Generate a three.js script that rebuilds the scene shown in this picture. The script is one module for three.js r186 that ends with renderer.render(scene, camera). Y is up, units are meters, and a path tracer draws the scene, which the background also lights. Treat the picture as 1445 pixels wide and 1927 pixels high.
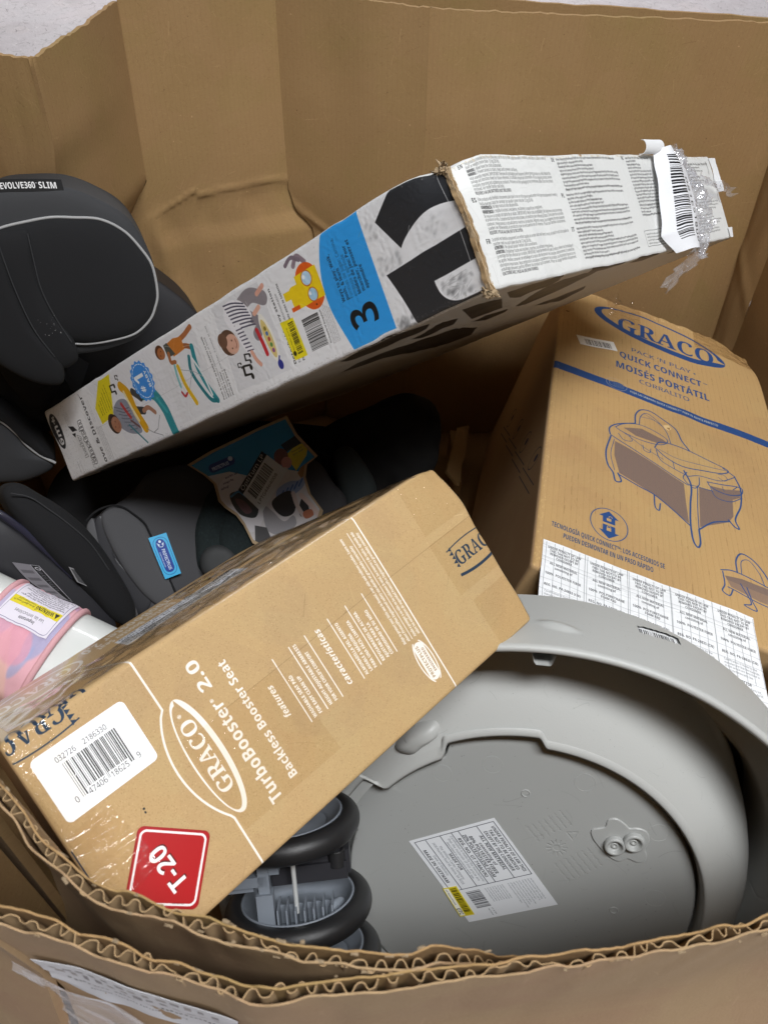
import * as THREE from 'three';
import { RectAreaLightUniformsLib } from 'three/addons/lights/RectAreaLightUniformsLib.js';
import { mergeGeometries } from 'three/addons/utils/BufferGeometryUtils.js';

// ---------------------------------------------------------------- camera, light, exposure
RectAreaLightUniformsLib.init();
const V = (x, y, z) => new THREE.Vector3(x, y, z);
const scene = new THREE.Scene();
scene.background = new THREE.Color().setRGB(0.025, 0.025, 0.027);      // the dim, even light of the hall around
const renderer = new THREE.WebGLRenderer({ antialias: true });
renderer.toneMapping = THREE.LinearToneMapping;
renderer.toneMappingExposure = 1.0;
renderer.shadowMap.enabled = true;
const camera = new THREE.PerspectiveCamera(67.55, 767 / 1024, 0.02, 40);
const CAM = V(0, 1.28, 0);
camera.position.copy(CAM);
camera.quaternion.setFromRotationMatrix(new THREE.Matrix4().makeBasis(V(0.9986, 0.0526, 0), V(-0.0343, 0.6516, -0.7578), V(-0.0398, 0.7567, 0.6525)));
camera.focus = 0.85; camera.userData.fStop = 16;      // a phone's small lens: the nearest cut edge is a little soft
scene.add(camera);
const LAMPS = [   // x, y, z, width, depth, luminance
  [0.85, 4.1, 0.5, 2.2, 0.6, 41.5],
  [0.2, 4.0, 8.0, 8.0, 2.0, 2.5],  // added out of view to brighten the back wall
  [-0.6, 4.0, -7.0, 5.0, 1.2, 18],  // added out of view to brighten the floor behind the bin
];

// ---------------------------------------------------------------- helpers
const rngOf = (s) => () => { s = (s + 0x6D2B79F5) | 0; let t = Math.imul(s ^ (s >>> 15), 1 | s); t = (t + Math.imul(t ^ (t >>> 7), 61 | t)) ^ t; return ((t ^ (t >>> 14)) >>> 0) / 4294967296; };
const hash3 = (x, y, z) => { let h = Math.imul(x, 374761393) ^ Math.imul(y, 668265263) ^ Math.imul(z, 1274126177); h = Math.imul(h ^ (h >>> 13), 1103515245); return ((h ^ (h >>> 16)) >>> 0) / 4294967296; };
const sm = (t) => t * t * (3 - 2 * t), lerp = (a, b, t) => a + (b - a) * t, clamp = (x, a = 0, b = 1) => Math.min(b, Math.max(a, x));
const sstep = (a, b, x) => sm(clamp((x - a) / (b - a)));
function noise(x, y = 0, z = 0) {
  const i = Math.floor(x), j = Math.floor(y), k = Math.floor(z), u = sm(x - i), v = sm(y - j), w = sm(z - k);
  const c = (a, b, d) => hash3(i + a, j + b, k + d);
  return 2 * lerp(lerp(lerp(c(0, 0, 0), c(1, 0, 0), u), lerp(c(0, 1, 0), c(1, 1, 0), u), v), lerp(lerp(c(0, 0, 1), c(1, 0, 1), u), lerp(c(0, 1, 1), c(1, 1, 1), u), v), w) - 1;
}
const used = {};
const numbered = (n) => { used[n] = (used[n] ?? -1) + 1; return used[n] ? n + '_' + String(used[n]).padStart(3, '0') : n; };
function thing(name, label, category, base, group) {
  const o = new THREE.Group(); o.name = numbered(name); o.position.copy(base); scene.add(o);
  o.userData = { label, category }; if (group) o.userData.group = group;
  return o;
}
// geometry comes in world coordinates; it is stored relative to the thing's base
function part(name, geo, mat, parent, label) {
  let b = V(0, 0, 0), q = parent; while (q && q !== scene) { b.add(q.position); q = q.parent; }
  geo.translate(-b.x, -b.y, -b.z);
  const m = new THREE.Mesh(geo, mat); m.name = numbered(name); m.castShadow = m.receiveShadow = true; parent.add(m);
  if (label) m.userData.label = label;
  return m;
}
function structure(name, geo, mat) { const m = part(name, geo, mat, scene); m.userData.kind = 'structure'; return m; }
function geoOf(pos, uv, idx) {
  const g = new THREE.BufferGeometry();
  g.setAttribute('position', new THREE.Float32BufferAttribute(pos, 3)); g.setAttribute('uv', new THREE.Float32BufferAttribute(uv, 2)); g.setIndex(idx); g.computeVertexNormals();
  return g;
}
// grid of points fn(s, t) -> Vector3; ss, ts: lists or counts
const lin = (n) => (Array.isArray(n) ? n : Array.from({ length: n + 1 }, (_, i) => i / n));
function grid(ss, ts, fn, uvf = (s, t) => [s, t], flip = false) {
  ss = lin(ss); ts = lin(ts); const pos = [], uv = [], idx = [], n = ts.length;
  for (const s of ss) for (const t of ts) { const p = fn(s, t); pos.push(p.x, p.y, p.z); uv.push(...uvf(s, t)); }
  for (let i = 0; i < ss.length - 1; i++) for (let j = 0; j < n - 1; j++) {
    const a = i * n + j, b = a + n, c = b + 1, d = a + 1;
    flip ? idx.push(a, c, b, a, d, c) : idx.push(a, b, c, a, c, d);
  }
  return geoOf(pos, uv, idx);
}
// a sheet with thickness th, grown to the back of its front face
function sheet(ss, ts, fn, th, uvf, flip = false) {
  ss = lin(ss); ts = lin(ts);
  const f = grid(ss, ts, fn, uvf, flip), P = f.attributes.position, N = f.attributes.normal, n = ts.length;
  const back = grid(ss, ts, (s, t) => { const k = ss.indexOf(s) * n + ts.indexOf(t); return V(P.getX(k) - N.getX(k) * th, P.getY(k) - N.getY(k) * th, P.getZ(k) - N.getZ(k) * th); }, uvf, !flip);
  const Q = back.attributes.position, U = f.attributes.uv, ring = [];
  for (let i = 0; i < ss.length; i++) ring.push(i * n);
  for (let j = 1; j < n; j++) ring.push((ss.length - 1) * n + j);
  for (let i = ss.length - 2; i >= 0; i--) ring.push(i * n + n - 1);
  for (let j = n - 2; j >= 0; j--) ring.push(j);
  const pos = [], uv = [], idx = [];
  ring.forEach((k) => { pos.push(P.getX(k), P.getY(k), P.getZ(k), Q.getX(k), Q.getY(k), Q.getZ(k)); uv.push(U.getX(k), U.getY(k), U.getX(k), U.getY(k)); });
  for (let i = 0; i < ring.length - 1; i++) { const a = 2 * i; flip ? idx.push(a, a + 2, a + 1, a + 2, a + 3, a + 1) : idx.push(a, a + 1, a + 2, a + 2, a + 1, a + 3); }
  return mergeGeometries([f, back, geoOf(pos, uv, idx)]);
}
function tube(pts, r, closed = false, seg = 60, rad = 8) { return new THREE.TubeGeometry(new THREE.CatmullRomCurve3(pts, closed), seg, r, rad, closed); }
// a plane to lay soft shapes on: origin, normal -> at(x mm, y mm, height mm)
function frame(o, n) {
  const O = V(...o), N = V(...n).normalize(), ex = V(0, 1, 0).cross(N).normalize(), ey = N.clone().cross(ex);
  return { O, N, ex, ey, at: (x, y, h = 0) => O.clone().addScaledVector(ex, x / 1000).addScaledVector(ey, y / 1000).addScaledVector(N, h / 1000) };
}
function smoothLoop(pts, n, closed = true) { return new THREE.CatmullRomCurve3(pts.map((p) => V(p[0], p[1], p[2] ?? 0)), closed, 'centripetal').getSpacedPoints(n); }
// a padded shape: star-shaped outline (mm) on a frame, risen by H mm with a rounded rim, sides down to -down mm
function puff(F, outline, H, o = {}) {
  const { k = 2.4, base = 0, down = 10, n = 96, rings = 14, cx, cy, bump = 0, sharp = false, tilt } = o;
  const L = sharp ? outline.map((p) => V(p[0], p[1], 0)) : smoothLoop(outline, n).slice(0, n), m = L.length;
  let x0 = 0, y0 = 0; L.forEach((p) => { x0 += p.x / m; y0 += p.y / m; }); x0 = cx ?? x0; y0 = cy ?? y0;
  const pos = [], uv = [], idx = [];
  const add = (x, y, h) => { const p = F.at(x, y, h + (tilt ? tilt(x, y) : 0)); pos.push(p.x, p.y, p.z); uv.push(x / 1000, y / 1000); };
  for (let r = 0; r <= rings; r++) { const q = Math.sin((r / rings) * Math.PI / 2); for (let i = 0; i <= m; i++) { const p = L[i % m]; const x = lerp(x0, p.x, q), y = lerp(y0, p.y, q); add(x, y, base + H * Math.pow(Math.max(0, 1 - Math.pow(q, k)), 1 / 2) + bump * noise(x / 30, y / 30, 5)); } }
  for (let i = 0; i <= m; i++) { const p = L[i % m]; add(lerp(x0, p.x, 0.97), lerp(y0, p.y, 0.97), base - down); }
  const w = m + 1;
  for (let r = 0; r <= rings; r++) for (let i = 0; i < m; i++) { const a = r * w + i, b = a + w; idx.push(a, b, b + 1, a, b + 1, a + 1); }
  const g = geoOf(pos, uv, idx);
  const p3 = [0, 1, 2].map((i) => F.at(L[Math.floor(i * m / 3)].x, L[Math.floor(i * m / 3)].y)); // orientation
  if (p3[1].clone().sub(p3[0]).cross(p3[2].clone().sub(p3[0])).dot(F.N) < 0) { const ix = g.index.array; for (let i = 0; i < ix.length; i += 3) { const t = ix[i]; ix[i] = ix[i + 1]; ix[i + 1] = t; } g.computeVertexNormals(); }
  return g;
}
function pipe(F, pts, h, r, seg = 80) { return tube(pts.map((p) => F.at(p[0], p[1], (p[2] ?? 0) + h)), r / 1000, false, seg, 8); }
function box(c, hx, hy, hz, q) { const g = new THREE.BoxGeometry(hx * 2, hy * 2, hz * 2); if (q) g.applyQuaternion(q); g.translate(c.x, c.y, c.z); return g; }

// ---------------------------------------------------------------- textures
function canvas(wmm, hmm, ppm, draw, seed = 1) {
  const c = document.createElement('canvas'); c.width = Math.round(wmm * ppm); c.height = Math.round(hmm * ppm);
  const x = c.getContext('2d'); x.scale(ppm, ppm); x.R = rngOf(seed); x.wmm = wmm; x.hmm = hmm; x.ppm = ppm; draw(x);
  const t = new THREE.CanvasTexture(c); t.colorSpace = THREE.SRGBColorSpace; t.anisotropy = 8; return t;
}
function kraft(x, base = '#b48d5f', k = 1) {
  const R = x.R, w = x.wmm, h = x.hmm; x.fillStyle = base; x.fillRect(0, 0, w, h);
  for (let i = 0; i < 60; i++) { x.globalAlpha = 0.022 * k; x.fillStyle = R() < 0.5 ? '#5d3f1e' : '#e2c294'; x.beginPath(); x.ellipse(R() * w, R() * h, (0.05 + R() * 0.16) * w, (0.03 + R() * 0.1) * h, R() * 3, 0, 7); x.fill(); }
  const n = Math.min(60000, w * h * 0.55); x.lineWidth = 0.36;
  for (let i = 0; i < n; i++) { x.globalAlpha = (0.08 + R() * 0.22) * k; x.strokeStyle = R() < 0.55 ? '#6b4a24' : '#e8cb9d'; const a = R() * w, b = R() * h, d = (R() - 0.5) * 1.9, e = (R() - 0.5) * 1.9; x.beginPath(); x.moveTo(a, b); x.lineTo(a + d, b + e); x.stroke(); }
  x.globalAlpha = 1;
}
// text fitted to a width (w) and cap height (h), mm; (px, py) is the left end of its base line
function T(x, s, px, py, w, h, o = {}) {
  x.save(); x.font = `${o.style ?? 'bold'} 100px ${o.font ?? 'sans-serif'}`; const m = x.measureText(s).width;
  x.translate(px, py); if (o.rot) x.rotate(o.rot); const sx = w ? w / m : h / 72; x.scale(sx, h / 72); x.fillStyle = x.strokeStyle = o.color ?? '#111';
  if (o.align === 'center') x.translate(-m / 2, 0);
  if (o.stroke) { x.lineWidth = o.stroke; x.lineJoin = 'round'; x.strokeText(s, 0, 0); } else x.fillText(s, 0, 0);
  x.restore();
}
function greek(x, px, py, w, h, color = '#333', a = 0.75) {   // print too fine to read: word-like marks
  const R = x.R; x.fillStyle = color; let u = px;
  while (u < px + w) { const l = Math.min(px + w - u, h * (0.9 + R() * 3.2)); for (let k = u; k < u + l; k += h * 0.45) { x.globalAlpha = a * (0.55 + 0.45 * R()); x.fillRect(k, py - h * (R() < 0.25 ? 1 : 0.72), h * 0.3, h * (R() < 0.2 ? 1 : 0.72)); } u += l + h * 0.5; }
  x.globalAlpha = 1;
}
const poly = (x, pts, color) => { x.beginPath(); pts.forEach((p, i) => (i ? x.lineTo(p[0], p[1]) : x.moveTo(p[0], p[1]))); x.closePath(); if (color) { x.fillStyle = color; x.fill(); } };
function curve(x, pts, color, lw) { const L = smoothLoop(pts, pts.length * 10, false); x.strokeStyle = color; x.lineWidth = lw; x.lineCap = 'round'; x.lineJoin = 'round'; x.beginPath(); L.forEach((p, i) => (i ? x.lineTo(p.x, p.y) : x.moveTo(p.x, p.y))); x.stroke(); }
function blob(x, pts, color) { const L = smoothLoop(pts, pts.length * 10); poly(x, L.map((p) => [p.x, p.y]), color); }
const disc = (x, a, b, r, color, ry = r, rot = 0) => { x.fillStyle = color; x.beginPath(); x.ellipse(a, b, r, ry, rot, 0, 7); x.fill(); };
function bars(x, px, py, w, h, n, color = '#151515', vertical = false) {
  const R = x.R, ws = []; let s = 0; for (let i = 0; i < n; i++) { const b = 1 + Math.floor(R() * 3.2), g = 1 + Math.floor(R() * 2.6); ws.push([b, g]); s += b + g; }
  x.fillStyle = color; let u = 0; for (const [b, g] of ws) { vertical ? x.fillRect(px, py + u / s * h, w, b / s * h * 0.95) : x.fillRect(px + u / s * w, py, b / s * w * 0.95, h); u += b + g; }
}
function note(x, a, b, s, rot = 0) { x.save(); x.translate(a, b); x.rotate(rot); x.scale(s, s); x.fillStyle = '#161616'; x.strokeStyle = '#161616'; x.lineWidth = 0.9; disc(x, 0, 0, 1.3, '#161616', 1); disc(x, 4, 0.6, 1.3, '#161616', 1); x.beginPath(); x.moveTo(1.1, 0); x.lineTo(1.1, -5); x.lineTo(5.1, -4.4); x.lineTo(5.1, 0.6); x.stroke(); x.fillRect(1, -5.4, 4.4, 1.5); x.restore(); }
function scuff(x, n, color, a = 0.2, len = 20) { const R = x.R; for (let i = 0; i < n; i++) { x.globalAlpha = a * R(); x.strokeStyle = color; x.lineWidth = 0.2 + R() * 0.5; const u = R() * x.wmm, v = R() * x.hmm, r = (R() - 0.5) * len, q = (R() - 0.5) * len; x.beginPath(); x.moveTo(u, v); x.quadraticCurveTo(u + r * 0.4 + R() * 2, v + q * 0.5, u + r, v + q); x.stroke(); } x.globalAlpha = 1; }
function speckle(x, x0, y0, w, h, n, color, a, r = 0.6) { const R = x.R; for (let i = 0; i < n; i++) { x.globalAlpha = a * R(); x.fillStyle = color; x.fillRect(x0 + R() * w, y0 + R() * h, r * (0.4 + R()), r * (0.4 + R() * 2)); } x.globalAlpha = 1; }
function oval(x, cx, cy, L, H, color, k = 0.05) {   // the two-weight oval of the logo, drawn as a crescent ring
  x.fillStyle = color; x.beginPath(); x.ellipse(cx, cy, L / 2, H / 2, 0, 0, 7); x.ellipse(cx - L * 0.004, cy - H * 0.055, L / 2 - L * k * 0.75, H / 2 - H * 0.105, 0, 0, 7, true); x.fill('evenodd');
}
const rep = (t, u, v) => { const c = t.clone(); c.wrapS = c.wrapT = THREE.RepeatWrapping; c.repeat.set(u, v); c.needsUpdate = true; return c; };
function dataTex(n, f, srgb = false) {
  const d = new Uint8Array(n * n * 4); for (let j = 0; j < n; j++) for (let i = 0; i < n; i++) { const v = f(i, j), k = (j * n + i) * 4; for (let c = 0; c < 3; c++) d[k + c] = 255 * clamp(Array.isArray(v) ? v[c] : v); d[k + 3] = 255; }
  const t = new THREE.DataTexture(d, n, n); t.wrapS = t.wrapT = THREE.RepeatWrapping; t.magFilter = t.minFilter = THREE.LinearFilter; if (srgb) t.colorSpace = THREE.SRGBColorSpace; t.needsUpdate = true; return t;
}
const grain = dataTex(256, (i, j) => 0.5 + 0.5 * (0.6 * (hash3(i, j, 1) - 0.5) + 0.5 * noise((i / 256) * 64 % 64, (j / 256) * 64 % 64, 3)));
const weave = dataTex(64, (i, j) => 0.5 + 0.22 * Math.sin(i * Math.PI / 2) * Math.sin(j * Math.PI / 2) + 0.25 * (hash3(i, j, 9) - 0.5));
const dents = dataTex(256, (i, j) => { const a = i / 256 * 2 * Math.PI, b = j / 256 * 2 * Math.PI; return 0.5 + 0.3 * noise(Math.cos(a) * 3 + 9, Math.sin(a) * 3 + 9, Math.cos(b) * 3 + Math.sin(b) * 5) ; });
const S = (p) => new THREE.MeshStandardMaterial({ side: THREE.DoubleSide, ...p });
const Ph = (p) => new THREE.MeshPhysicalMaterial({ side: THREE.DoubleSide, ...p });
const col = (r, g, b) => new THREE.Color().setRGB(r, g, b);
const printed = (map, o = {}) => Ph({ map, roughness: 0.72, bumpMap: rep(grain, 14, 14), bumpScale: 0.00012, ...o });
const kraftWall = canvas(500, 500, 2.2, (x) => { kraft(x, '#9d7d53', 0.55); const R = x.R; for (let i = 0; i < 62; i++) { x.globalAlpha = 0.05; x.fillStyle = '#5d4122'; x.fillRect(i * 8.06, 0, 1.4, 500); } x.lineWidth = 0.8; for (let i = 0; i < 9000; i++) { x.globalAlpha = 0.05 + R() * 0.15; x.strokeStyle = R() < 0.5 ? '#5f4222' : '#d0a973'; const a = R() * 500, b = R() * 500, q = R() * 6.3, l = 1.5 + R() * 4; x.beginPath(); x.moveTo(a, b); x.lineTo(a + l * Math.cos(q), b + l * Math.sin(q)); x.stroke(); } x.globalAlpha = 1; scuff(x, 90, '#d8b481', 0.45, 50); scuff(x, 50, '#5f4122', 0.4, 50); for (let i = 0; i < 26; i++) { x.globalAlpha = 0.5; x.fillStyle = R() < 0.6 ? '#4b3218' : '#dcb98a'; x.beginPath(); x.ellipse(R() * 500, R() * 500, 0.6 + R(), 0.5 + R() * 0.8, R() * 3, 0, 7); x.fill(); } x.globalAlpha = 1; }, 5);
kraftWall.wrapS = kraftWall.wrapT = THREE.RepeatWrapping;
const kraftOut = canvas(500, 500, 2.2, (x) => { kraft(x, '#a18663', 0.9); scuff(x, 60, '#c9ae8e', 0.4, 60); scuff(x, 40, '#6b563f', 0.3, 50); for (let i = 0; i < 40; i++) { x.globalAlpha = 0.16; x.fillStyle = '#c4ab8d'; x.fillRect(x.R() * 500, x.R() * 500, 1.6, 8 + x.R() * 14); } x.globalAlpha = 1; }, 6);
kraftOut.wrapS = kraftOut.wrapT = THREE.RepeatWrapping;
const plasticMap = canvas(300, 300, 4, (x) => { x.fillStyle = '#fbfbfb'; x.fillRect(0, 0, 300, 300); const R = x.R; x.lineCap = 'round'; for (let i = 0; i < 150; i++) { x.globalAlpha = 0.1 + R() * 0.25; x.strokeStyle = R() < 0.6 ? '#8f8f8c' : '#ffffff'; x.lineWidth = 0.15 + R() * 0.3; const a = R() * 300, b = R() * 300; x.beginPath(); x.moveTo(a, b); x.quadraticCurveTo(a + (R() - 0.5) * 20, b + (R() - 0.5) * 20, a + (R() - 0.5) * 40, b + (R() - 0.5) * 30); x.stroke(); } for (let i = 0; i < 500; i++) { x.globalAlpha = 0.15 + R() * 0.4; x.fillStyle = R() < 0.5 ? '#6f6d68' : '#ffffff'; x.fillRect(R() * 300, R() * 300, 0.3 + R() * 0.5, 0.3 + R() * 0.6); } x.globalAlpha = 1; }, 66);
const M = {
  wall: S({ map: rep(kraftWall, 2, 2), roughness: 0.85, bumpMap: rep(grain, 9, 9), bumpScale: 0.00025 }),
  wallOut: S({ map: rep(kraftOut, 2, 2), roughness: 0.85, bumpMap: rep(grain, 9, 9), bumpScale: 0.0002 }),
  edge: S({ color: col(0.52, 0.385, 0.235), roughness: 0.95, bumpMap: rep(grain, 30, 30), bumpScale: 0.0004 }),
  flute: S({ color: col(0.40, 0.27, 0.14), roughness: 0.95 }),
  white: S({ color: col(0.78, 0.79, 0.80), roughness: 0.6 }),
  film: Ph({ transmission: 1, thickness: 0, roughness: 0.06, color: col(1, 1, 1), ior: 1.5, specularIntensity: 1 }),
  tape: Ph({ transmission: 1, thickness: 0, roughness: 0.09, color: col(0.988, 0.975, 0.955), ior: 1.5, bumpMap: rep(dents, 3, 3), bumpScale: 0.0003 }),
  black: S({ color: col(0.007, 0.0072, 0.0085), roughness: 0.92, bumpMap: rep(weave, 50, 50), bumpScale: 0.0008 }),
  charcoal: S({ color: col(0.033, 0.034, 0.037), roughness: 0.78, bumpMap: rep(weave, 60, 60), bumpScale: 0.0003 }),
  grayFab: S({ color: col(0.060, 0.060, 0.065), roughness: 0.85, bumpMap: rep(weave, 60, 60), bumpScale: 0.0004 }),
  piping: S({ color: col(0.34, 0.34, 0.34), roughness: 0.6 }),
  shell: Ph({ color: col(0.02, 0.02, 0.024), roughness: 0.45 }),
  rubber: S({ color: col(0.017, 0.017, 0.018), roughness: 0.36, bumpMap: rep(grain, 8, 8), bumpScale: 0.0001 }),
  hub: S({ color: col(0.20, 0.225, 0.26), roughness: 0.45 }),
  tub: Ph({ map: rep(plasticMap, 1, 1), color: col(0.47, 0.48, 0.465), roughness: 0.42, bumpMap: rep(grain, 4, 4), bumpScale: 0.00006 }),
  metal: S({ color: col(0.85, 0.87, 0.86), metalness: 0.55, roughness: 0.3 }),
};

// ---------------------------------------------------------------- unseen lamps above the frame, two of them added to brighten wall and floor
for (const [x, y, z, w, d, L] of LAMPS) {
  const o = thing('unseen_lamp', z > 1 ? 'widest lamp panel, unseen, added far in front to light the back wall' : z < -1 ? 'unseen lamp panel added behind the big box to brighten the floor' : 'white lamp panel right above the big box', 'lamp', V(x, y, z), undefined);
  part('housing', box(V(x, y + 0.06, z), w / 2 + 0.02, 0.05, d / 2 + 0.02), M.white, o);
  part('diffuser', box(V(x, y + 0.004, z), w / 2, 0.004, d / 2), S({ color: 0xffffff, emissive: 0xffffff, emissiveIntensity: 2 }), o);
  const a = new THREE.RectAreaLight(col(0.975, 0.985, 1), L, w, d); a.position.set(0, -0.005, 0); a.lookAt(x, y - 1, z); o.add(a); a.rotation.set(-Math.PI / 2, 0, 0);
}

// ---------------------------------------------------------------- the setting: floor
{
  const t = canvas(2000, 2000, 1, (x) => {
    const R = x.R; x.fillStyle = '#c3bdbf'; x.fillRect(0, 0, 2000, 2000);
    for (let i = 0; i < 240; i++) { x.globalAlpha = 0.07; x.fillStyle = R() < 0.5 ? '#8f8a8c' : '#dcd8d8'; x.beginPath(); x.ellipse(R() * 2000, R() * 2000, 40 + R() * 200, 20 + R() * 90, R() * 3, 0, 7); x.fill(); }
    for (let i = 0; i < 5200; i++) { x.globalAlpha = 0.12 + R() * 0.55; x.strokeStyle = R() < 0.75 ? '#57504e' : '#e6e1df'; x.lineWidth = 1 + R() * 2.2; const a = R() * 2000, b = R() * 2000, l = 10 + R() * 34, q = R() * 6.28; x.beginPath(); x.moveTo(a, b); x.quadraticCurveTo(a + Math.cos(q) * l * 0.5 + R() * 6, b + Math.sin(q) * l * 0.5, a + Math.cos(q) * l, b + Math.sin(q) * l); x.stroke(); }
    x.globalAlpha = 1;
  }, 3);
  const g = new THREE.PlaneGeometry(16, 16); g.rotateX(-Math.PI / 2); g.translate(0, 0, -2);
  structure('floor', g, S({ map: rep(t, 8, 8), roughness: 0.7, bumpMap: rep(grain, 40, 40), bumpScale: 0.0015 }));
}

// ---------------------------------------------------------------- the bulk bin: an outer box and an inner sleeve of corrugated board
const foldAt = (f, y) => { for (let i = 0; i < f.length - 1; i++) if (y >= f[i + 1][0] || i === f.length - 2) { const k = clamp((y - f[i + 1][0]) / (f[i][0] - f[i + 1][0]), -0.5, 1.5); return [lerp(f[i + 1][1], f[i][1], k), lerp(f[i + 1][2], f[i][2], k)]; } };
function wallPanel(parent, A, B, o = {}) {
  const { top = 0.9, bot = 0.012, bulge = () => 0, mat = M.wall, ns = 40, nt = 60, seed = 1, flip = false, name = 'panel' } = o;
  let u0 = o.u0 ?? seed * 0.37, len = Math.hypot(foldAt(B, 0.8)[0] - foldAt(A, 0.8)[0], foldAt(B, 0.8)[1] - foldAt(A, 0.8)[1]);
  const fn = (s, t) => {
    const yt = top + 0.0014 * noise(s * len * 90, seed, 2) + 0.001 * noise(s * len * 400, seed, 7), y = lerp(bot, yt, t), a = foldAt(A, y), b = foldAt(B, y);
    let nx = -(b[1] - a[1]), nz = b[0] - a[0]; const l = Math.hypot(nx, nz) || 1; nx /= l; nz /= l; if (flip) { nx = -nx; nz = -nz; }
    const d = bulge(s, y) + 0.0035 * Math.sin(Math.PI * s) * noise(s * 3 + seed, y * 5, seed);
    return V(lerp(a[0], b[0], s) + nx * d, y, lerp(a[1], b[1], s) + nz * d);
  };
  return part(name, sheet(ns, nt, fn, 0.006, (s, t) => [u0 + s * len, t * top], flip), mat, parent);
}
// board along a plan line, with two liners and the wavy medium between them showing at the cut rim
function pathOf(pts) {
  const c = new THREE.CatmullRomCurve3(pts.map((p) => V(p[0], 0, p[1])), false, 'centripetal'); const L = c.getLength(); c.arcLengthDivisions = 800;
  return { L, at: (s) => { const u = clamp(s / L), p = c.getPointAt(u), d = c.getTangentAt(u); return { x: p.x, z: p.z, nx: -d.z, nz: d.x }; } };
}
const bulgeOut = (y) => 0.075 * sstep(0.78, 0.42, y) + 0.03 * sstep(0.5, 0.05, y);
function frontBoard(parent, pts, o) {
  const P = pathOf(pts), { top = 0.9, bot = 0.012, seed = 1, half = 0.0031, lean = 0 } = o, N = Math.ceil(P.L / 0.006);
  const at = (s, y, off) => { const p = P.at(s), d = off + bulgeOut(y) * (o.bulge ?? 1) + lean * (0.9 - y); return V(p.x + p.nx * d, y, p.z + p.nz * d); };
  const rows = [0, 0.12, 0.25, 0.36, 0.47, 0.56, 0.65, 0.74, 0.82, 0.88, 0.92, 0.95, 0.97, 0.985, 1];
  const rim = (s, k) => top - (o.dip ? o.dip(s / P.L) : 0) + 0.0018 * noise(s * 120, k, seed) + 0.0016 * noise(s * 420, k + 4, seed) + (noise(s * 34, k, seed + 9) > 0.45 ? -0.0015 : 0);
  const ss = lin(N * 2).map((v) => v);
  const liner = (k, off, th, m, name, flip) => part(name, sheet(ss, rows, (s, t) => at(s * P.L, lerp(bot, rim(s * P.L, k), t), off + 0.0006 * noise(s * P.L * 60, t * 6, k + seed) + (t > 0.9 ? 0.0011 * noise(s * P.L * 85, t * 20, k + seed + 3) * (t - 0.9) / 0.1 : 0)), th, (s, t) => [s * P.L + seed, t * 0.9], flip), m, parent);
  liner(1, half, 0.0009, M.wallOut, 'panel', false);
  liner(2, -half, 0.0009, M.wall, 'panel', true);
  const pitch = 0.0094, nf = Math.ceil(P.L / pitch * 12);
  part('fluting', sheet(nf, [0, 0.4, 0.8, 1], (s, t) => { const u = s * P.L, w = u + 0.0030 * noise(u * 48, 1, seed) + 0.0012 * noise(u * 160, 2, seed); const lean2 = t * t * (0.0019 * noise(u * 75, 2, seed + 3) + 0.0009 * noise(u * 240, t * 2.5, seed + 5)); return at(u, top - (o.dip ? o.dip(s) : 0) - 0.055 + 0.055 * t - 0.0014 - 0.0034 * Math.max(0, noise(u * 110, 3, seed)) * t, (half - 0.001) * (0.93 - 0.5 * t * sstep(0.15, 0.6, noise(u * 38, 6, seed))) * Math.sin(w / pitch * 2 * Math.PI + 0.35 * Math.sin(w / pitch * 4 * Math.PI)) + lean2 * t); }, 0.0005, (s, t) => [s, t]), M.flute, parent);
  // torn paper left standing on the cut
  const R = rngOf(seed * 77), tears = [];
  for (let i = 0; i < 46; i++) { const u = R() * P.L, off = (R() < 0.5 ? 1 : -1) * half, l = 0.001 + R() * 0.004, h = 0.0005 + R() * 0.0011, y0 = rim(u, off > 0 ? 1 : 2); tears.push(grid(5, 2, (s, t) => at(u + s * l, y0 - 0.001 + t * h * Math.sin(Math.PI * s) + 0.0004 * noise(s * 9, t, i), off + t * 0.0016 * noise(i, 2, 2)))); }
  const f = part('torn_fringe', mergeGeometries(tears), M.edge, parent); f.userData.kind = 'stuff';
  return { P, at };
}
const bin = thing('bulk_box', 'big brown corrugated box, its outer wall with a paper label crossing the picture bottom', 'cardboard box', V(0.08, 0, -0.75));
const sleeve = thing('inner_sleeve', 'folded inner sleeve of brown corrugated board lining the big box behind everything', 'cardboard sleeve', V(0.05, 0, -0.75));
const FS = [[1, 0.694, -1.383], [0, 0.683, -1.383]], F4 = [[1, 0.085, -1.345], [0.7, 0.102, -1.345], [0, 0.108, -1.345]],
  F3 = [[1, -0.153, -1.404], [0.75, -0.149, -1.404], [0.573, -0.143, -1.404], [0.531, -0.127, -1.404], [0.5, -0.098, -1.400], [0.3, -0.073, -1.396], [0, -0.073, -1.396]],
  F2 = [[1, -0.369, -1.30], [0.626, -0.377, -1.30], [0.6, -0.396, -1.292], [0.559, -0.421, -1.282], [0.45, -0.44, -1.275], [0, -0.45, -1.27]],
  F1 = [[1, -0.419, -1.058], [0.789, -0.424, -1.058], [0.744, -0.434, -1.06], [0.5, -0.46, -1.06], [0, -0.47, -1.06]],
  F0 = [[1, -0.63, -1.105], [0, -0.66, -1.105]], FL = [[1, -0.67, -0.55], [0, -0.68, -0.55]], FLF = [[1, -0.48, -0.375], [0, -0.50, -0.375]], FI = [[1, -0.1885, -0.158], [0, -0.21, -0.12]];
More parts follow.
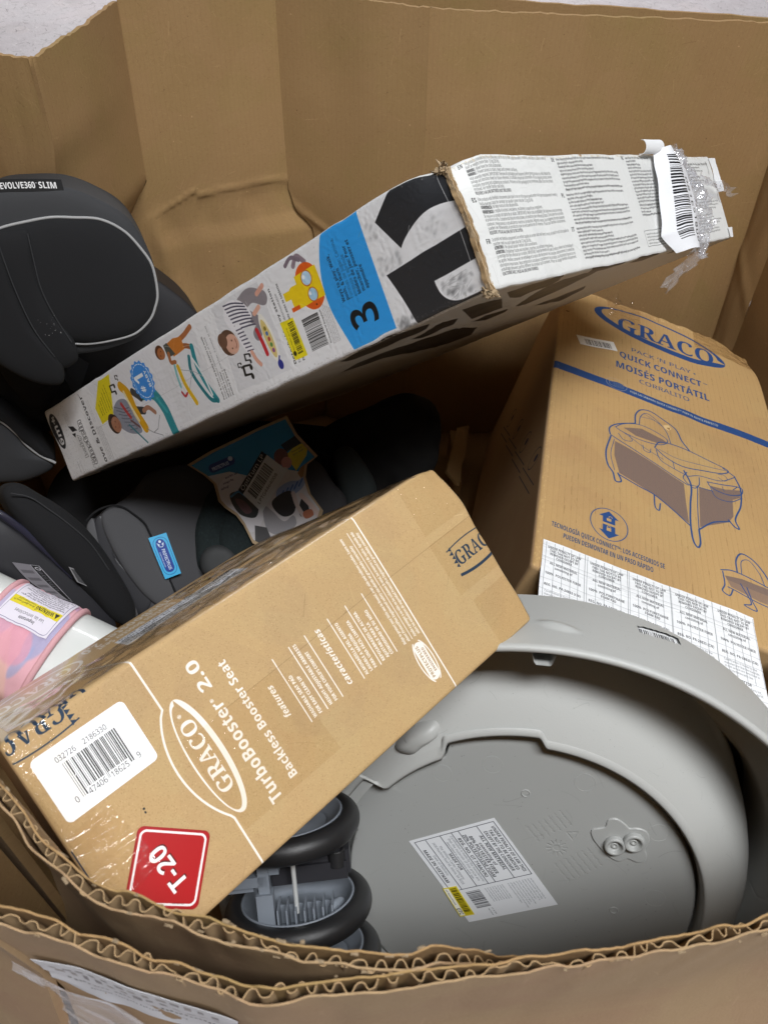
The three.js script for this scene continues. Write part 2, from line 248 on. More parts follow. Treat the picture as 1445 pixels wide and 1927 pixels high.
{
  wallPanel(sleeve, FS, F4, { seed: 1, flip: true, ns: 60, bulge: (s, y) => 0.004 * Math.sin(Math.PI * s) + 0.0012 * noise(s * 26, y * 4, 3) });
  wallPanel(sleeve, F4, F3, { seed: 2, flip: true, bulge: (s, y) => 0.002 * Math.sin(Math.PI * s) + 0.004 * Math.exp(-(((y - 0.54 + 0.25 * (1 - s)) / 0.012) ** 2)) * sstep(0.15, 0.5, s) });
  // the crushed panel: a dent under a sharp crease
  wallPanel(sleeve, F3, F2, { seed: 3, flip: true, ns: 90, nt: 150, bulge: (s, y) => {
    const yc = s < 0.62 ? 0.594 + 0.006 * Math.sin(s * 6) : 0.603 - (s - 0.62) * 0.16, k = sstep(0.92, 0.75, s);
    const below = clamp((yc - y) / 0.05), rim = Math.exp(-(((y - yc) / 0.003) ** 2));
    return 0.006 * Math.sin(Math.PI * s) + k * (0.0034 * rim - 0.009 * below * (1 - 0.4 * below)) + 0.014 * sstep(0.60, 0.50, y) * Math.exp(-(((s - 0.86 + (0.6 - y) * 0.5) / 0.06) ** 2)) + 0.003 * noise(s * 9, y * 14, 4) * sstep(0.62, 0.55, y);
  } });
  wallPanel(sleeve, F2, F1, { seed: 4, flip: true, bulge: (s, y) => 0.003 * Math.sin(Math.PI * s) });
  wallPanel(sleeve, F1, F0, { seed: 5, flip: true, ns: 60, bulge: (s, y) => 0.003 * Math.sin(Math.PI * s) + 0.0016 * noise((s + y * 0.6) * 12, (y - s) * 7, 5) });
  wallPanel(sleeve, F0, FL, { seed: 6, flip: true }); wallPanel(sleeve, FL, FLF, { seed: 7, flip: true }); wallPanel(sleeve, FLF, FI, { seed: 8, flip: true });
  frontBoard(sleeve, [[-0.1885, -0.158], [-0.1674, -0.1412], [-0.1581, -0.1324], [-0.1451, -0.1191], [-0.1363, -0.1123], [-0.1253, -0.1055], [-0.1166, -0.0979], [-0.1066, -0.0938], [-0.0906, -0.0905], [-0.0776, -0.087], [-0.0608, -0.0831], [-0.0427, -0.0783], [-0.0276, -0.0743], [-0.0145, -0.0722], [0.0009, -0.0707], [0.0143, -0.0694], [0.0305, -0.0695], [0.0435, -0.0722], [0.07, -0.0775], [0.1, -0.083]], { seed: 2, top: 0.9, bulge: 0.75, dip: (s) => 0.07 * sstep(0.80, 1, s) });
  // the outer box
  const B0 = [[1, -0.385, -1.43], [0, -0.40, -1.43]], C1 = [[1, 0.70, -1.397], [0.66, 0.735, -1.394], [0.46, 0.757, -1.392], [0.30, 0.774, -1.39], [0, 0.79, -1.388]],
    C2 = [[1, 0.77, -1.31], [0.52, 0.785, -1.345], [0.31, 0.804, -1.345], [0, 0.82, -1.345]], C3 = [[1, 0.885, -1.12], [0, 0.90, -1.12]], C4 = [[1, 0.90, -0.62], [0, 0.92, -0.6]], C5 = [[1, 0.62, -0.2], [0, 0.66, -0.12]],
    L0 = [[1, -0.70, -1.14], [0, -0.74, -1.14]], L1 = [[1, -0.74, -0.35], [0, -0.76, -0.33]], L2 = [[1, -0.1607, -0.0879], [0.78, -0.1607, -0.0879], [0.42, -0.185, -0.015], [0, -0.195, 0.015]];
  wallPanel(bin, C1, B0, { seed: 11, flip: true });
  wallPanel(bin, C2, C1, { seed: 12, flip: true, bulge: (s, y) => 0.006 * Math.sin(Math.PI * s) + 0.003 * Math.exp(-(((y - 0.40 - s * 0.1) / 0.02) ** 2)) });
  wallPanel(bin, C3, C2, { seed: 13, flip: true, bulge: (s, y) => 0.012 * Math.sin(Math.PI * s) }); wallPanel(bin, C4, C3, { seed: 14, flip: true }); wallPanel(bin, C5, C4, { seed: 15, flip: true });
  const B1 = [[1, -0.392, -1.318], [0, -0.472, -1.29]], B2 = [[1, -0.436, -1.078], [0, -0.487, -1.08]];
  wallPanel(bin, B0, B1, { seed: 16, flip: true, top: 0.86 }); wallPanel(bin, B1, B2, { seed: 19, flip: true, top: 0.86 }); wallPanel(bin, B2, L0, { seed: 20, flip: true, top: 0.86 }); wallPanel(bin, L0, L1, { seed: 17, flip: true });
  wallPanel(bin, L1, L2, { seed: 18, flip: true, mat: M.wallOut });
  const fb = frontBoard(bin, [[-0.1607, -0.0879], [-0.1496, -0.0857], [-0.1369, -0.0833], [-0.1268, -0.0809], [-0.1155, -0.0773], [-0.0983, -0.0721], [-0.0818, -0.0679], [-0.0656, -0.0642], [-0.0494, -0.0597], [-0.0389, -0.0563], [-0.0271, -0.0562], [-0.0135, -0.0578], [0.0012, -0.0601], [0.0176, -0.0608], [0.0394, -0.0636], [0.0786, -0.068], [0.1189, -0.0729], [0.154, -0.0785], [0.1796, -0.0824], [0.1969, -0.0868], [0.2119, -0.0903], [0.4, -0.132], [0.62, -0.2]], { seed: 3, top: 0.9 });
  part('bottom_board', (() => { const sh = new THREE.Shape([[-0.76, 1.15], [-0.52, 1.44], [0.79, 1.44], [0.80, 1.388], [0.90, 1.12], [0.92, 0.6], [0.66, 0.12], [0.2, 0.0], [-0.195, 0.0], [-0.76, 0.33]].map((p) => new THREE.Vector2(p[0], p[1]))); const g = new THREE.ExtrudeGeometry(sh, { depth: 0.006, bevelEnabled: false }); g.rotateX(-Math.PI / 2); g.translate(0, 0.004, 0); return g; })(), M.wall, bin);
  // paper label on the outside
  const lt = canvas(112, 90, 8, (x) => {
    x.fillStyle = '#d9dade'; x.fillRect(0, 0, 112, 90); x.globalAlpha = 0.75;
    for (let r = 0; r < 2; r++) for (let i = 0; i < 13; i++) { x.fillStyle = x.R() < 0.5 ? '#8c8380' : '#6f6a6c'; x.fillRect(7 + i * 7.6, 12 + r * 17 + x.R() * 2, 3.2 + x.R() * 2.6, 6 + x.R() * 4); }
    x.globalAlpha = 1; greek(x, 10, 56, 52, 6, '#3f3d40', 0.8); greek(x, 66, 58, 34, 6, '#2c2b2e', 0.9); greek(x, 20, 70, 60, 4, '#66646a', 0.7);
  }, 8);
  part('paper_label', sheet(24, 12, (s, t) => fb.at(0.004 + s * 0.112 + 0.004 * (t - 0.5), lerp(0.745, 0.829, t) + 0.014 * s + 0.004 * Math.sin(s * 5) * (t - 0.5) - 0.02 * sstep(0.9, 1, s) * (t > 0.5 ? t - 0.5 : 0) + 0.022 * sstep(0.14, 0, s) * (1 - t), 0.0046 + 0.0009 * noise(s * 8, t * 6, 3)), 0.0002, (s, t) => [s, t]), S({ map: lt, roughness: 0.6 }), bin);
  // stretch film wound round the outside, crumpled into strands
  part('stretch_film', grid(170, 240, (s, t) => { const u = -0.0115 + s * 0.085, y = 0.806 - 0.098 * s - 0.012 * Math.sin(s * 7) * (1 - t) - t * 0.24, w = -0.098 * s - t * 0.24, d = (1.15 * s * 0.085 + w) / 1.52, c = (s * 0.085 - 1.15 * w) / 1.52; const k = Math.pow(1 - Math.abs(noise(d * 150, c * 14, 2)), 3) * 0.0030 + noise(d * 380, c * 40, 6) * 0.0009; const p = fb.at(Math.max(0, u), y, 0.0068 + k); if (u < 0) p.add(V(u, 0, u * 0.28)); return p; }, (s, t) => [s, t]), Ph({ transmission: 0.9, thickness: 0, roughness: 0.09, color: col(0.95, 0.95, 0.96), ior: 2.0 }), bin, 'crumpled clear stretch film');
}

// ---------------------------------------------------------------- printed boxes
// o: corner; ax: three unit vectors; L: three lengths; deform(local) moves points; face(name): geometry in world space with uv over that face
function carton(o, ax, L, r, deform = (p) => p, K = 1) {
  const O = V(...o), A = ax.map((a) => V(...a).normalize());
  const world = (p) => { const q = deform(p); return O.clone().addScaledVector(A[0], q[0] * K).addScaledVector(A[1], q[1] * K).addScaledVector(A[2], q[2] * K); };
  const steps = (l, n) => { const e = [0, 0.3, 0.65, 1].map((k) => k * r), m = []; for (let i = 1; i < n; i++) m.push(r + (l - 2 * r) * i / n); return [...e, ...m, ...e.map((v) => l - v).reverse()].map((v) => v / l); };
  const rounded = (p) => { const q = p.map((v, i) => clamp(v, r, L[i] - r)), d = p.map((v, i) => v - q[i]), m = Math.hypot(...d) || 1; return q.map((v, i) => v + d[i] / m * r); };
  const face = (k, hi, uvOf, n = [60, 24]) => {
    const [i, j] = [0, 1, 2].filter((a) => a !== k), out = A[k].clone().multiplyScalar(hi ? 1 : -1);
    const at = (s, t) => { const p = [0, 0, 0]; p[i] = s * L[i]; p[j] = t * L[j]; p[k] = hi ? L[k] : 0; return p; };
    const flip = A[i].clone().cross(A[j]).dot(out) < 0;
    return grid(steps(L[i], n[0]), steps(L[j], n[1]), (s, t) => world(rounded(at(s, t))), (s, t) => uvOf(at(s, t)), flip);
  };
  // a sticker or strip lying on face k: corners in local (i, j) metres, lift in metres
  const patch = (k, hi, q, lift, n = [12, 12], th = 0.0002, relief = () => 0) => {
    const [i, j] = [0, 1, 2].filter((a) => a !== k), out = A[k].clone().multiplyScalar(hi ? 1 : -1);
    const pt = (s, t) => [0, 1].map((c) => lerp(lerp(q[0][c], q[1][c], s), lerp(q[3][c], q[2][c], s), 1 - t));
    const e1 = A[i].clone().multiplyScalar(q[1][0] - q[0][0]).addScaledVector(A[j], q[1][1] - q[0][1]), e2 = A[i].clone().multiplyScalar(q[0][0] - q[3][0]).addScaledVector(A[j], q[0][1] - q[3][1]);
    return (th ? sheet : (a, b, f, _, u, fl) => grid(a, b, f, u, fl))(n[0], n[1], (s, t) => { const c = pt(s, t), p = [0, 0, 0]; p[i] = c[0]; p[j] = c[1]; p[k] = hi ? L[k] : 0; return world(p).addScaledVector(out, lift + relief(s, t)); }, th, (s, t) => [s, t], e1.cross(e2).dot(out) < 0);
  };
  return { O, A, L, world, face, patch };
}
const plain = (l) => (p) => [p[0], p[1]];
const kraftPlain = canvas(400, 400, 2.2, (x) => kraft(x, '#b8976a', 1), 21); kraftPlain.wrapS = kraftPlain.wrapT = THREE.RepeatWrapping;

// ---- the booster seat box in front
{
  const Lb = 0.409, Wb = 0.17, D = 0.14;
  const X = [[-0.7031, 0.0679, 0.7079], [0.5531, -0.5734, 0.6044], [-0.4469, -0.8164, -0.3656]];   // along, across, down
  const bx = carton([0.0747, 0.79, -0.487], X, [Lb, Wb, D], 0.0045, (p) => {
    const f = p[2] / D, a = p[0], d = 0.026 * sstep(0.0, 0.16, a) * f * (1 - 0.25 * f) + 0.003 * f;
    const crush = Math.exp(-(((a - 0) / 0.02) ** 2)) * Math.exp(-((p[1] / 0.02) ** 2)) * 0.004;
    const n = 0.0012 * noise(a * 14, p[1] * 16, p[2] * 14) * Math.sin(Math.PI * clamp(p[1] / Wb)) + 0.0016 * Math.sin(Math.PI * p[1] / Wb) * Math.sin(Math.PI * a / Lb) * -1;
    const e = a < 0.012 ? 0.0018 * noise(p[1] * 42, f * 6, 8) : 0;
    return [a + crush + e, p[1] - d + crush, p[2] + (1 - f) * n + crush];
  });
  const t = thing('booster_seat_box', 'taped kraft box with white booster seat print and a red T-20 sticker', 'box', V(-0.05, 0.58, -0.29));
  // reading frame of the big face: x = across from the lower edge, y = along from the left end (mm)
  const X0 = (x) => (Wb * 1000 - x) / 1000, Y0 = (y) => (Lb * 1000 - y) / 1000;
  const W = '#f1eae0', NV = '#14304a';
  const ll = [[115, 79], [88, 73], [67, 75], [52, 80]];
  const top = canvas(170, 409, 5, (x) => {
    kraft(x, '#ba9b6c'); scuff(x, 24, '#e2c597', 0.4, 30); scuff(x, 20, '#5f4526', 0.25, 40);
    const tx = (s, a, b, y, h, o = {}) => T(x, s, a, y, b - a, h, { color: W, ...o });
    x.lineJoin = 'round'; x.strokeStyle = W; x.lineWidth = 1.3; x.beginPath(); x.moveTo(-1, 300.4); x.lineTo(171, 300.4); x.stroke();
    x.lineWidth = 1.5; x.beginPath(); x.moveTo(171, 91.8); x.lineTo(129.6, 92.4); x.lineTo(126.2, 89.2); x.bezierCurveTo(104, 74.5, 68, 74.5, 42.4, 92.6); x.lineTo(39.5, 93.8); x.lineTo(-1, 93.6); x.stroke();
    oval(x, 85, 101.6, 92, 25, W, 0.05); T(x, 'GRACO', 56.5, 106, 58.5, 10.6, { color: W, font: 'serif', style: 'bold' }); T(x, '®', 117.5, 100.5, 3, 2.6, { color: W });
    tx('TurboBooster', 28.3, 112, 129.6, 9.2); T(x, '®', 113, 125, 3, 2.6, { color: W }); tx('2.0', 122, 147, 129.8, 9.4); tx('Backless Booster Seat', 34, 134.2, 147.4, 6.6);
    tx('features', 71, 98, 166.6, 5, { style: 'bold italic' });
    const rule = (y) => { x.fillStyle = W; x.fillRect(57.4, y - 0.4, 56, 0.9); };
    [177, 192.9, 208.6, 232.3, 251.5, 270].forEach(rule);
    const sm2 = (s, y, w) => tx(s, 58.5, 58.5 + w, y, 2.9);
    sm2('WASHABLE SEAT PAD', 183, 37); sm2('FOR EASY CLEAN UP', 188.2, 33); sm2('HEIGHT-ADJUSTABLE ARMRESTS', 198.8, 54); sm2('FOR YOUR CHILD’S COMFORT', 204, 44);
    tx('características', 60.5, 111, 222, 5.4, { style: 'bold italic' });
    sm2('ALMONADILLA DEL ASIENTO', 238, 48); sm2('LAVABLE A MÁQUINA', 242.8, 35); sm2('PARA UNA FÁCIL LIMPIEZA', 247.6, 44); sm2('REPOSABRAZOS DE ALTURA', 257, 46); sm2('AJUSTABLE PARA LA', 261.8, 33); sm2('COMODIDAD DE SU NIÑO', 266.6, 42);
    const p = (s, y, b = 159) => T(x, s, 57.5, y, b - 57.5, 2.5, { color: W, font: 'serif', style: 'bold italic' });
    p('Helps to protect your little one in frontal, rear, side and rollover crashes. Learn more', 281.2); p('about ProtectPlus Engineered safety standards at gracobaby.com/safety', 285.6, 150);
    x.fillStyle = W; x.fillRect(57.4, 288, 103, 0.6);
    p('Ayuda a proteger a su niño en las colisiones frontal, los traseros y de vuelco. Aprenda más', 293.2); p('sobre los estándares de seguridad ProtectPlus Engineered en gracobaby.com/safety', 297.4, 156);
    x.fillStyle = W; x.beginPath(); x.roundRect(18, 283.5, 35, 11, 5.5); x.fill(); x.strokeStyle = W; x.lineWidth = 1.1; x.beginPath(); x.ellipse(35.5, 289, 19.8, 7.9, 0, 3.5, 5.9); x.stroke(); x.beginPath(); x.ellipse(35.5, 289, 19.8, 7.9, 0, 0.4, 2.8); x.stroke();
    T(x, 'PROTECTPLUS', 20.5, 288.8, 30, 3.1, { color: '#a58a60' }); T(x, 'ENGINEERED', 24, 292.8, 23, 2.4, { color: '#9a7950' });
    // the blue logo, cut off at both ends of the box
    const logo = () => {
      x.lineWidth = 1; x.strokeStyle = NV; x.beginPath(); x.moveTo(98, 363); x.bezierCurveTo(101, 380, 101, 396, 99, 412); x.stroke();
      x.save(); x.translate(85.8, 368); x.rotate(Math.PI / 2); T(x, 'GRACO', 0, 5, 54, 13, { color: NV, font: 'serif' }); x.restore();
      x.lineWidth = 2.6; x.beginPath(); x.moveTo(74, 364); x.bezierCurveTo(70.5, 380, 70.5, 396, 73, 412); x.stroke();
      for (let i = 0; i < 5; i++) poly(x, [[80 + i * 4, 368.5], [82 + i * 4, 365 - (i % 2)], [84 + i * 4, 368.5]], NV);
    };
    // reads towards the right end
    x.save(); x.translate(0, 0); logo(); x.restore();
    x.save(); x.translate(255, 410); x.rotate(Math.PI); logo(); x.restore();
    x.fillStyle = NV; x.fillRect(0, 407.6, 76, 1.6); x.fillRect(110, 407.4, 52, 0.9); x.fillRect(30, 0, 60, 1.6);
    disc(x, 83.5, 49.4, 0.8, '#22262a'); disc(x, 81, 49, 0.9, '#22262a', 0.6); x.globalAlpha = 0.5; x.strokeStyle = '#5b4120'; x.lineWidth = 0.3; x.beginPath(); x.moveTo(104, 121); x.lineTo(110, 300); x.lineTo(112, 409); x.stroke(); x.globalAlpha = 1;
  }, 31);
  part('panel', bx.face(2, false, (p) => [(Wb - p[1]) / Wb, 1 - (Lb - p[0]) / Lb], [80, 40]), printed(top), t);
  const side = canvas(409, 140, 4, (x) => {   // x from the right end, y down from the crease
    kraft(x, '#bb9b6e'); const w = '#dcd3c7';
    x.strokeStyle = w; x.lineWidth = 1.6; x.beginPath(); x.moveTo(317, -1); x.lineTo(345, 72); x.lineTo(409, 84); x.stroke();
    x.lineWidth = 3; x.beginPath(); x.ellipse(367, 88, 38, 30, 0, 0, 7); x.stroke(); T(x, 'GRACO', 337, 98, 60, 22, { color: w, font: 'serif' });
    T(x, 'TurboBooster 2.0', 225, 124, 96, 22, { color: w }); T(x, 'Backless Booster Seat', 243, 98, 70, 14, { color: w });
    x.fillStyle = '#d6d8de'; x.fillRect(191, 44, 112, 34); for (let r = 0; r < 4; r++) greek(x, 195, 52 + r * 8, 104, 5, '#33363c', 0.9);
    T(x, 'GRACO', 349, 12, 56, 20, { color: NV, font: 'serif' });
    x.strokeStyle = w; x.lineWidth = 0.9; x.beginPath(); x.moveTo(111, -1); x.lineTo(150, 60); x.stroke(); x.strokeStyle = NV; x.lineWidth = 1.2; x.beginPath(); x.ellipse(14, 30, 34, 34, 0, 0, 7); x.stroke();
  }, 33);
  part('panel', bx.face(1, false, (p) => [p[0] / Lb, 1 - p[2] / D], [80, 16]), printed(side, { roughness: 0.4, clearcoat: 0.7, clearcoatRoughness: 0.12 }), t);
  const km = S({ map: kraftPlain, roughness: 0.85 }), kuv = (i, j) => (p) => [p[i] / 0.4, p[j] / 0.4];
  part('panel', bx.face(1, true, kuv(0, 2)), km, t); part('panel', bx.face(2, true, kuv(0, 1)), km, t); part('panel', bx.face(0, false, kuv(1, 2)), km, t); part('panel', bx.face(0, true, kuv(1, 2)), km, t);
  const q = (pts) => pts.map(([x, y]) => [Y0(y), X0(x)]);
  const lab = canvas(47, 66, 14, (x) => {
    x.fillStyle = '#f1f2f4'; x.fillRect(0, 0, 47, 66); x.fillStyle = '#111';
    // reading direction runs along the long side
    x.translate(47, 0); x.rotate(Math.PI / 2); // now x: along (66), y: across (47)
    T(x, '032726', 13, 10.6, 14, 3.8, { style: 'normal' }); T(x, '2186330', 32, 10.6, 17, 3.8, { style: 'normal' });
    bars(x, 15.5, 12.6, 38, 25.5, 30, '#121212'); x.fillStyle = '#f1f2f4'; x.fillRect(19, 34.4, 14.5, 6); x.fillRect(35, 34.4, 14.5, 6);
    T(x, '0', 10.4, 39, 2.6, 4, { style: 'normal' }); T(x, '47406', 19.6, 39.4, 13, 4, { style: 'normal' }); T(x, '18625', 35.6, 39.4, 13, 4, { style: 'normal' }); T(x, '9', 55, 39, 2.6, 4, { style: 'normal' });
  }, 9);
  const rr = canvas(50, 50, 12, (x) => { x.fillStyle = '#9d0b12'; x.fillRect(0, 0, 50, 50); x.fillStyle = '#ad0710'; x.fillRect(1.2, 1.2, 47.6, 47.6); x.strokeStyle = '#f0ecec'; x.lineWidth = 1.5; x.beginPath(); x.roundRect(2.7, 2.7, 44.6, 44.6, 4); x.stroke();
    x.save(); x.translate(25, 25); x.rotate(Math.PI * 0.75); T(x, 'T-20', -16.2, 6.6, 33, 12, { color: '#5d0a0c' }); T(x, 'T-20', -16.8, 5.6, 33, 12, { color: '#f3f1f0' }); x.restore(); x.fillStyle = '#f0ecec'; x.save(); x.translate(47.2, 10); x.rotate(Math.PI / 2); greek(x, 0, 1, 8, 0.9, '#400'); x.restore(); }, 10);
  // rounded stickers: a quad on the face with its corners cut round
  const sticker = (name, pts, rad, m, label, lift) => {
    const Q = q(pts), w = Math.hypot(pts[1][0] - pts[0][0], pts[1][1] - pts[0][1]), h = Math.hypot(pts[3][0] - pts[0][0], pts[3][1] - pts[0][1]);
    const sh = new THREE.Shape(); sh.moveTo(rad, 0); sh.lineTo(w - rad, 0); sh.absarc(w - rad, rad, rad, -Math.PI / 2, 0); sh.lineTo(w, h - rad); sh.absarc(w - rad, h - rad, rad, 0, Math.PI / 2); sh.lineTo(rad, h); sh.absarc(rad, h - rad, rad, Math.PI / 2, Math.PI); sh.lineTo(0, rad); sh.absarc(rad, rad, rad, Math.PI, Math.PI * 1.5);
    const g = new THREE.ExtrudeGeometry(sh, { depth: 0.0002, bevelEnabled: false, curveSegments: 8 }), P = g.attributes.position, U = g.attributes.uv;
    for (let i = 0; i < P.count; i++) { const s = P.getX(i) / w, t2 = P.getY(i) / h; const c = [0, 1].map((k) => lerp(lerp(Q[0][k], Q[1][k], s), lerp(Q[3][k], Q[2][k], s), t2)); const p = bx.world([c[0], c[1], 0]).addScaledVector(bx.A[2], -(lift + P.getZ(i))); P.setXYZ(i, p.x, p.y, p.z); U.setXY(i, s, 1 - t2); }
    g.computeVertexNormals(); return part(name, g, m, t, label);
  };
  sticker('barcode_label', [[104.8, 8.5], [151.4, 8.5], [151.4, 74.3], [104.8, 74.3]], 4, S({ map: lab, roughness: 0.55 }), 'white label with a barcode', 0.0007);
  sticker('square_sticker', [[43.5, 76.3], [8.7, 43], [42, 8], [77.3, 41]], 4.5, Ph({ map: rr, roughness: 0.35, clearcoat: 0.4 }), 'red square sticker lettered T-20', 0.0007);
  const tp = (pts, lift = 0.0011, n = [30, 30], rel = (s, u) => 0.00012 * noise(s * 7, u * 7, 3)) => part('packing_tape', bx.patch(2, false, q(pts), lift, n, 0, rel), M.tape, t);
  tp([[28, 96], [103, 90], [106, 178], [28, 185]]); tp([[168, 352], [120, 352], [120, 406], [168, 406]]); tp([[112, 350], [60, 352], [60, 407], [112, 407]]); tp([[50, 360], [4, 362], [4, 407], [50, 407]]);
  tp([[84, 2], [169, 2], [169, 30], [84, 24]], 0.0016, [60, 60], (s, u) => 0.0003 * noise(s * 12, u * 2, 4));
  tp([[100, 2], [40, 2], [50, 40], [100, 34]], 0.0018, [90, 90], (s, u) => 0.0007 * Math.pow(1 - Math.abs(noise(s * 15 + u * 2, u * 1.1, 6)), 6) * (0.6 + 0.4 * noise(s * 4, u * 5, 3)));
  part('packing_tape', bx.patch(1, false, [[0.03, 0.004], [0.40, 0.004], [0.40, 0.06], [0.03, 0.05]], 0.0008, [90, 20], 0.00008, (s, u) => 0.0011 * noise(s * 40, u * 8, 5)), M.tape, t);
  part('packing_tape', bx.patch(1, false, [[0.0, 0.07], [0.24, 0.06], [0.24, 0.12], [0.0, 0.12]], 0.0008, [90, 20], 0.00008, (s, u) => 0.0013 * noise(s * 12, u * 26, 5)), M.tape, t);
}

// ---- the white walker box that stands out of the bin
{
  const La = 0.792, Wa = 0.11, Da = 0.599;
  const KW = 1.09, bx = carton([0.0657, 0.9964, -0.6423], [[-0.6625, -0.6697, -0.3355], [0.374, -0.6838, 0.6266], [0.649, -0.2897, -0.7034]], [La, Wa, Da], 0.004, (p) => {
    const [a, b, e] = p, c = Math.exp(-((a / 0.03) ** 2 + (b / 0.025) ** 2 + (e / 0.03) ** 2)) * 0.010, l = sstep(0.62, 0.79, a);
    const n = 0.0016 * noise(a * 10, b * 16, e * 9) + l * 0.0022 * noise(a * 34, b * 20, e * 20);
    const edge = 0.0012 * noise(a * 60, 3, e * 60);
    return [a + c + (a > La - 0.001 ? -0.004 * Math.sin(Math.PI * b / Wa) : 0), b + c * 0.7 + n * Math.sin(Math.PI * clamp(e / Da)) + (b > Wa / 2 ? edge : -edge) * 0.6 - 0.004 * l * Math.exp(-(((a - 0.665) / 0.02) ** 2)) * (b > Wa * 0.6 ? 1 : 0), e + c + n * Math.sin(Math.PI * clamp(b / Wa))];
  }, KW);
  const t = thing('walker_box', 'long battered white box with toddler photos and a blue panel, topmost of the boxes', 'box', V(-0.02, 0.25, -1.0));
  const photo = canvas(110, 792, 2.55, (x) => {
    const R = x.R; x.fillStyle = '#e6e6e8'; x.fillRect(0, 0, 110, 792);
    // toy frame prints: pale picture panels
    poly(x, [[110, 145], [110, 330], [0, 330], [0, 205]], '#e2e2e6'); poly(x, [[106, 330], [106, 414], [8, 412], [8, 330]], '#dddde0'); poly(x, [[106, 458], [104, 541], [11, 545], [14, 452]], '#d9d9dc');
    disc(x, 75, 19, 27, '#26272a', 15); T(x, '6m+', 53, 26, 44, 14, { color: '#e9e9ea' }); T(x, '4', 92, 25, 6, 8, { color: '#c9c9c9' });
    x.strokeStyle = '#2c2c2e'; T(x, 'baby', 22, 78, 34, 9, { color: '#343437', stroke: 9, font: 'sans-serif' }); T(x, 'baby', 22, 78, 34, 9, { color: '#e6e6e8' }); T(x, 'einstein', 8, 96, 66, 12, { color: '#2b2b2e', stroke: 12 }); T(x, 'einstein', 8, 96, 66, 12, { color: '#e6e6e8' });
    poly(x, [[64, 62], [74, 55], [70, 70], [62, 78]], '#2a2a2c'); poly(x, [[54, 64], [62, 58], [60, 70]], '#2a2a2c'); x.globalAlpha = 0.8; for (let i = 0; i < 4; i++) curve(x, [[4 + i * 4, 86], [7 + i * 3, 80], [11 + i * 2, 88]], '#6a6a6c', 0.6); x.globalAlpha = 1;
    T(x, 'ove & Discover', 4, 124, 97, 8.4, { color: '#37373a' }); T(x, '™', 101, 119, 4, 2.5, { color: '#37373a' });
    for (let i = 0; i < 4; i++) greek(x, 6, 132 + i * 4.2, 44 + R() * 6, 2.4, '#77777a', 0.6); for (let i = 0; i < 2; i++) greek(x, 60, 132 + i * 4.2, 30, 2.2, '#9a9a9c', 0.5);
    for (let i = 0; i < 4; i++) greek(x, 70 + R() * 2, 66 - i * 3.6, 22, 2, '#88888a', 0.5); greek(x, 6, 40, 18, 3, '#707074', 0.6); greek(x, 4, 48, 22, 2, '#8a8a8c', 0.6);
    poly(x, [[105, 213], [105, 181], [76, 147], [53, 150], [57, 186], [80, 199]], '#e3d21f'); for (let i = 0; i < 6; i++) { x.save(); x.translate(62 + i * 0.5, 160 + i * 6); greek(x, 0, 0, 16 + i * 3.4, 1.9, '#4f4a12', 0.9); x.restore(); }
    note(x, 80, 212, 2.1, 0.1); note(x, 93, 228, 1.1, 0.2);
    // baby sitting in the walker
    curve(x, [[64, 262], [56, 292], [34, 304], [20, 306], [2, 308]], '#2a8b95', 15); curve(x, [[50, 296], [30, 306]], '#3aa3ab', 4);
    blob(x, [[70, 206], [60, 188], [40, 190], [24, 214], [22, 238], [44, 234], [66, 228]], '#8b8f9c'); for (let i = 0; i < 7; i++) curve(x, [[66 - i * 6, 194 + i * 3], [58 - i * 5, 212 + i * 3], [56 - i * 4, 228]], '#5e6270', 1.1);
    curve(x, [[70, 250], [60, 262]], '#3c3f43', 10); curve(x, [[50, 240], [44, 258]], '#34373a', 10); curve(x, [[44, 258], [45, 270], [36, 281]], '#a87a62', 6);
    curve(x, [[84, 228], [72, 238], [50, 240], [24, 248]], '#d8a11c', 13); curve(x, [[76, 230], [56, 234], [36, 240]], '#e9dcb0', 4); curve(x, [[64, 214], [44, 224]], '#b23a3c', 5); curve(x, [[40, 222], [28, 236]], '#6b4a4a', 3);
    disc(x, 46, 180, 13, '#3a2a24', 15, 0.5); disc(x, 44, 184, 10.5, '#a8745a', 12, 0.5); x.fillStyle = '#5a3a2e'; disc(x, 42, 180, 1.1, '#5a3a2e'); disc(x, 48, 184, 1.1, '#5a3a2e'); curve(x, [[38, 187], [40, 190], [44, 191]], '#7d4034', 0.9);
    x.strokeStyle = '#7d7f84'; x.lineWidth = 0.9; x.beginPath(); x.moveTo(22, 250); x.lineTo(14, 262); x.lineTo(16, 274); x.lineTo(30, 288); x.moveTo(14, 262); x.lineTo(6, 280); x.stroke(); curve(x, [[36, 214], [22, 226], [6, 240]], '#2a7580', 2.5);
    // round blue award badge
    x.fillStyle = '#3d8fe2'; x.beginPath(); for (let i = 0; i <= 96; i++) { const a = i / 96 * 2 * Math.PI, r = 24 + 1.3 * Math.cos(a * 16); i ? x.lineTo(76 + r * Math.cos(a), 281 + r * Math.sin(a)) : x.moveTo(76 + r, 281); } x.fill();
    x.strokeStyle = '#e9f2fb'; x.lineWidth = 1; x.setLineDash([3, 2]); x.beginPath(); x.arc(76, 281, 20.5, 0, 7); x.stroke(); x.setLineDash([]); T(x, '#', 62, 281, 9, 10, { color: '#f2f6fb' }); T(x, '1', 73, 287, 16, 22, { color: '#f2f6fb' }); T(x, 'BABY', 64, 296, 22, 5, { color: '#f2f6fb' }); greek(x, 66, 300.5, 20, 2, '#e5effa', 0.9); greek(x, 66, 264, 14, 1.6, '#e5effa', 0.8);
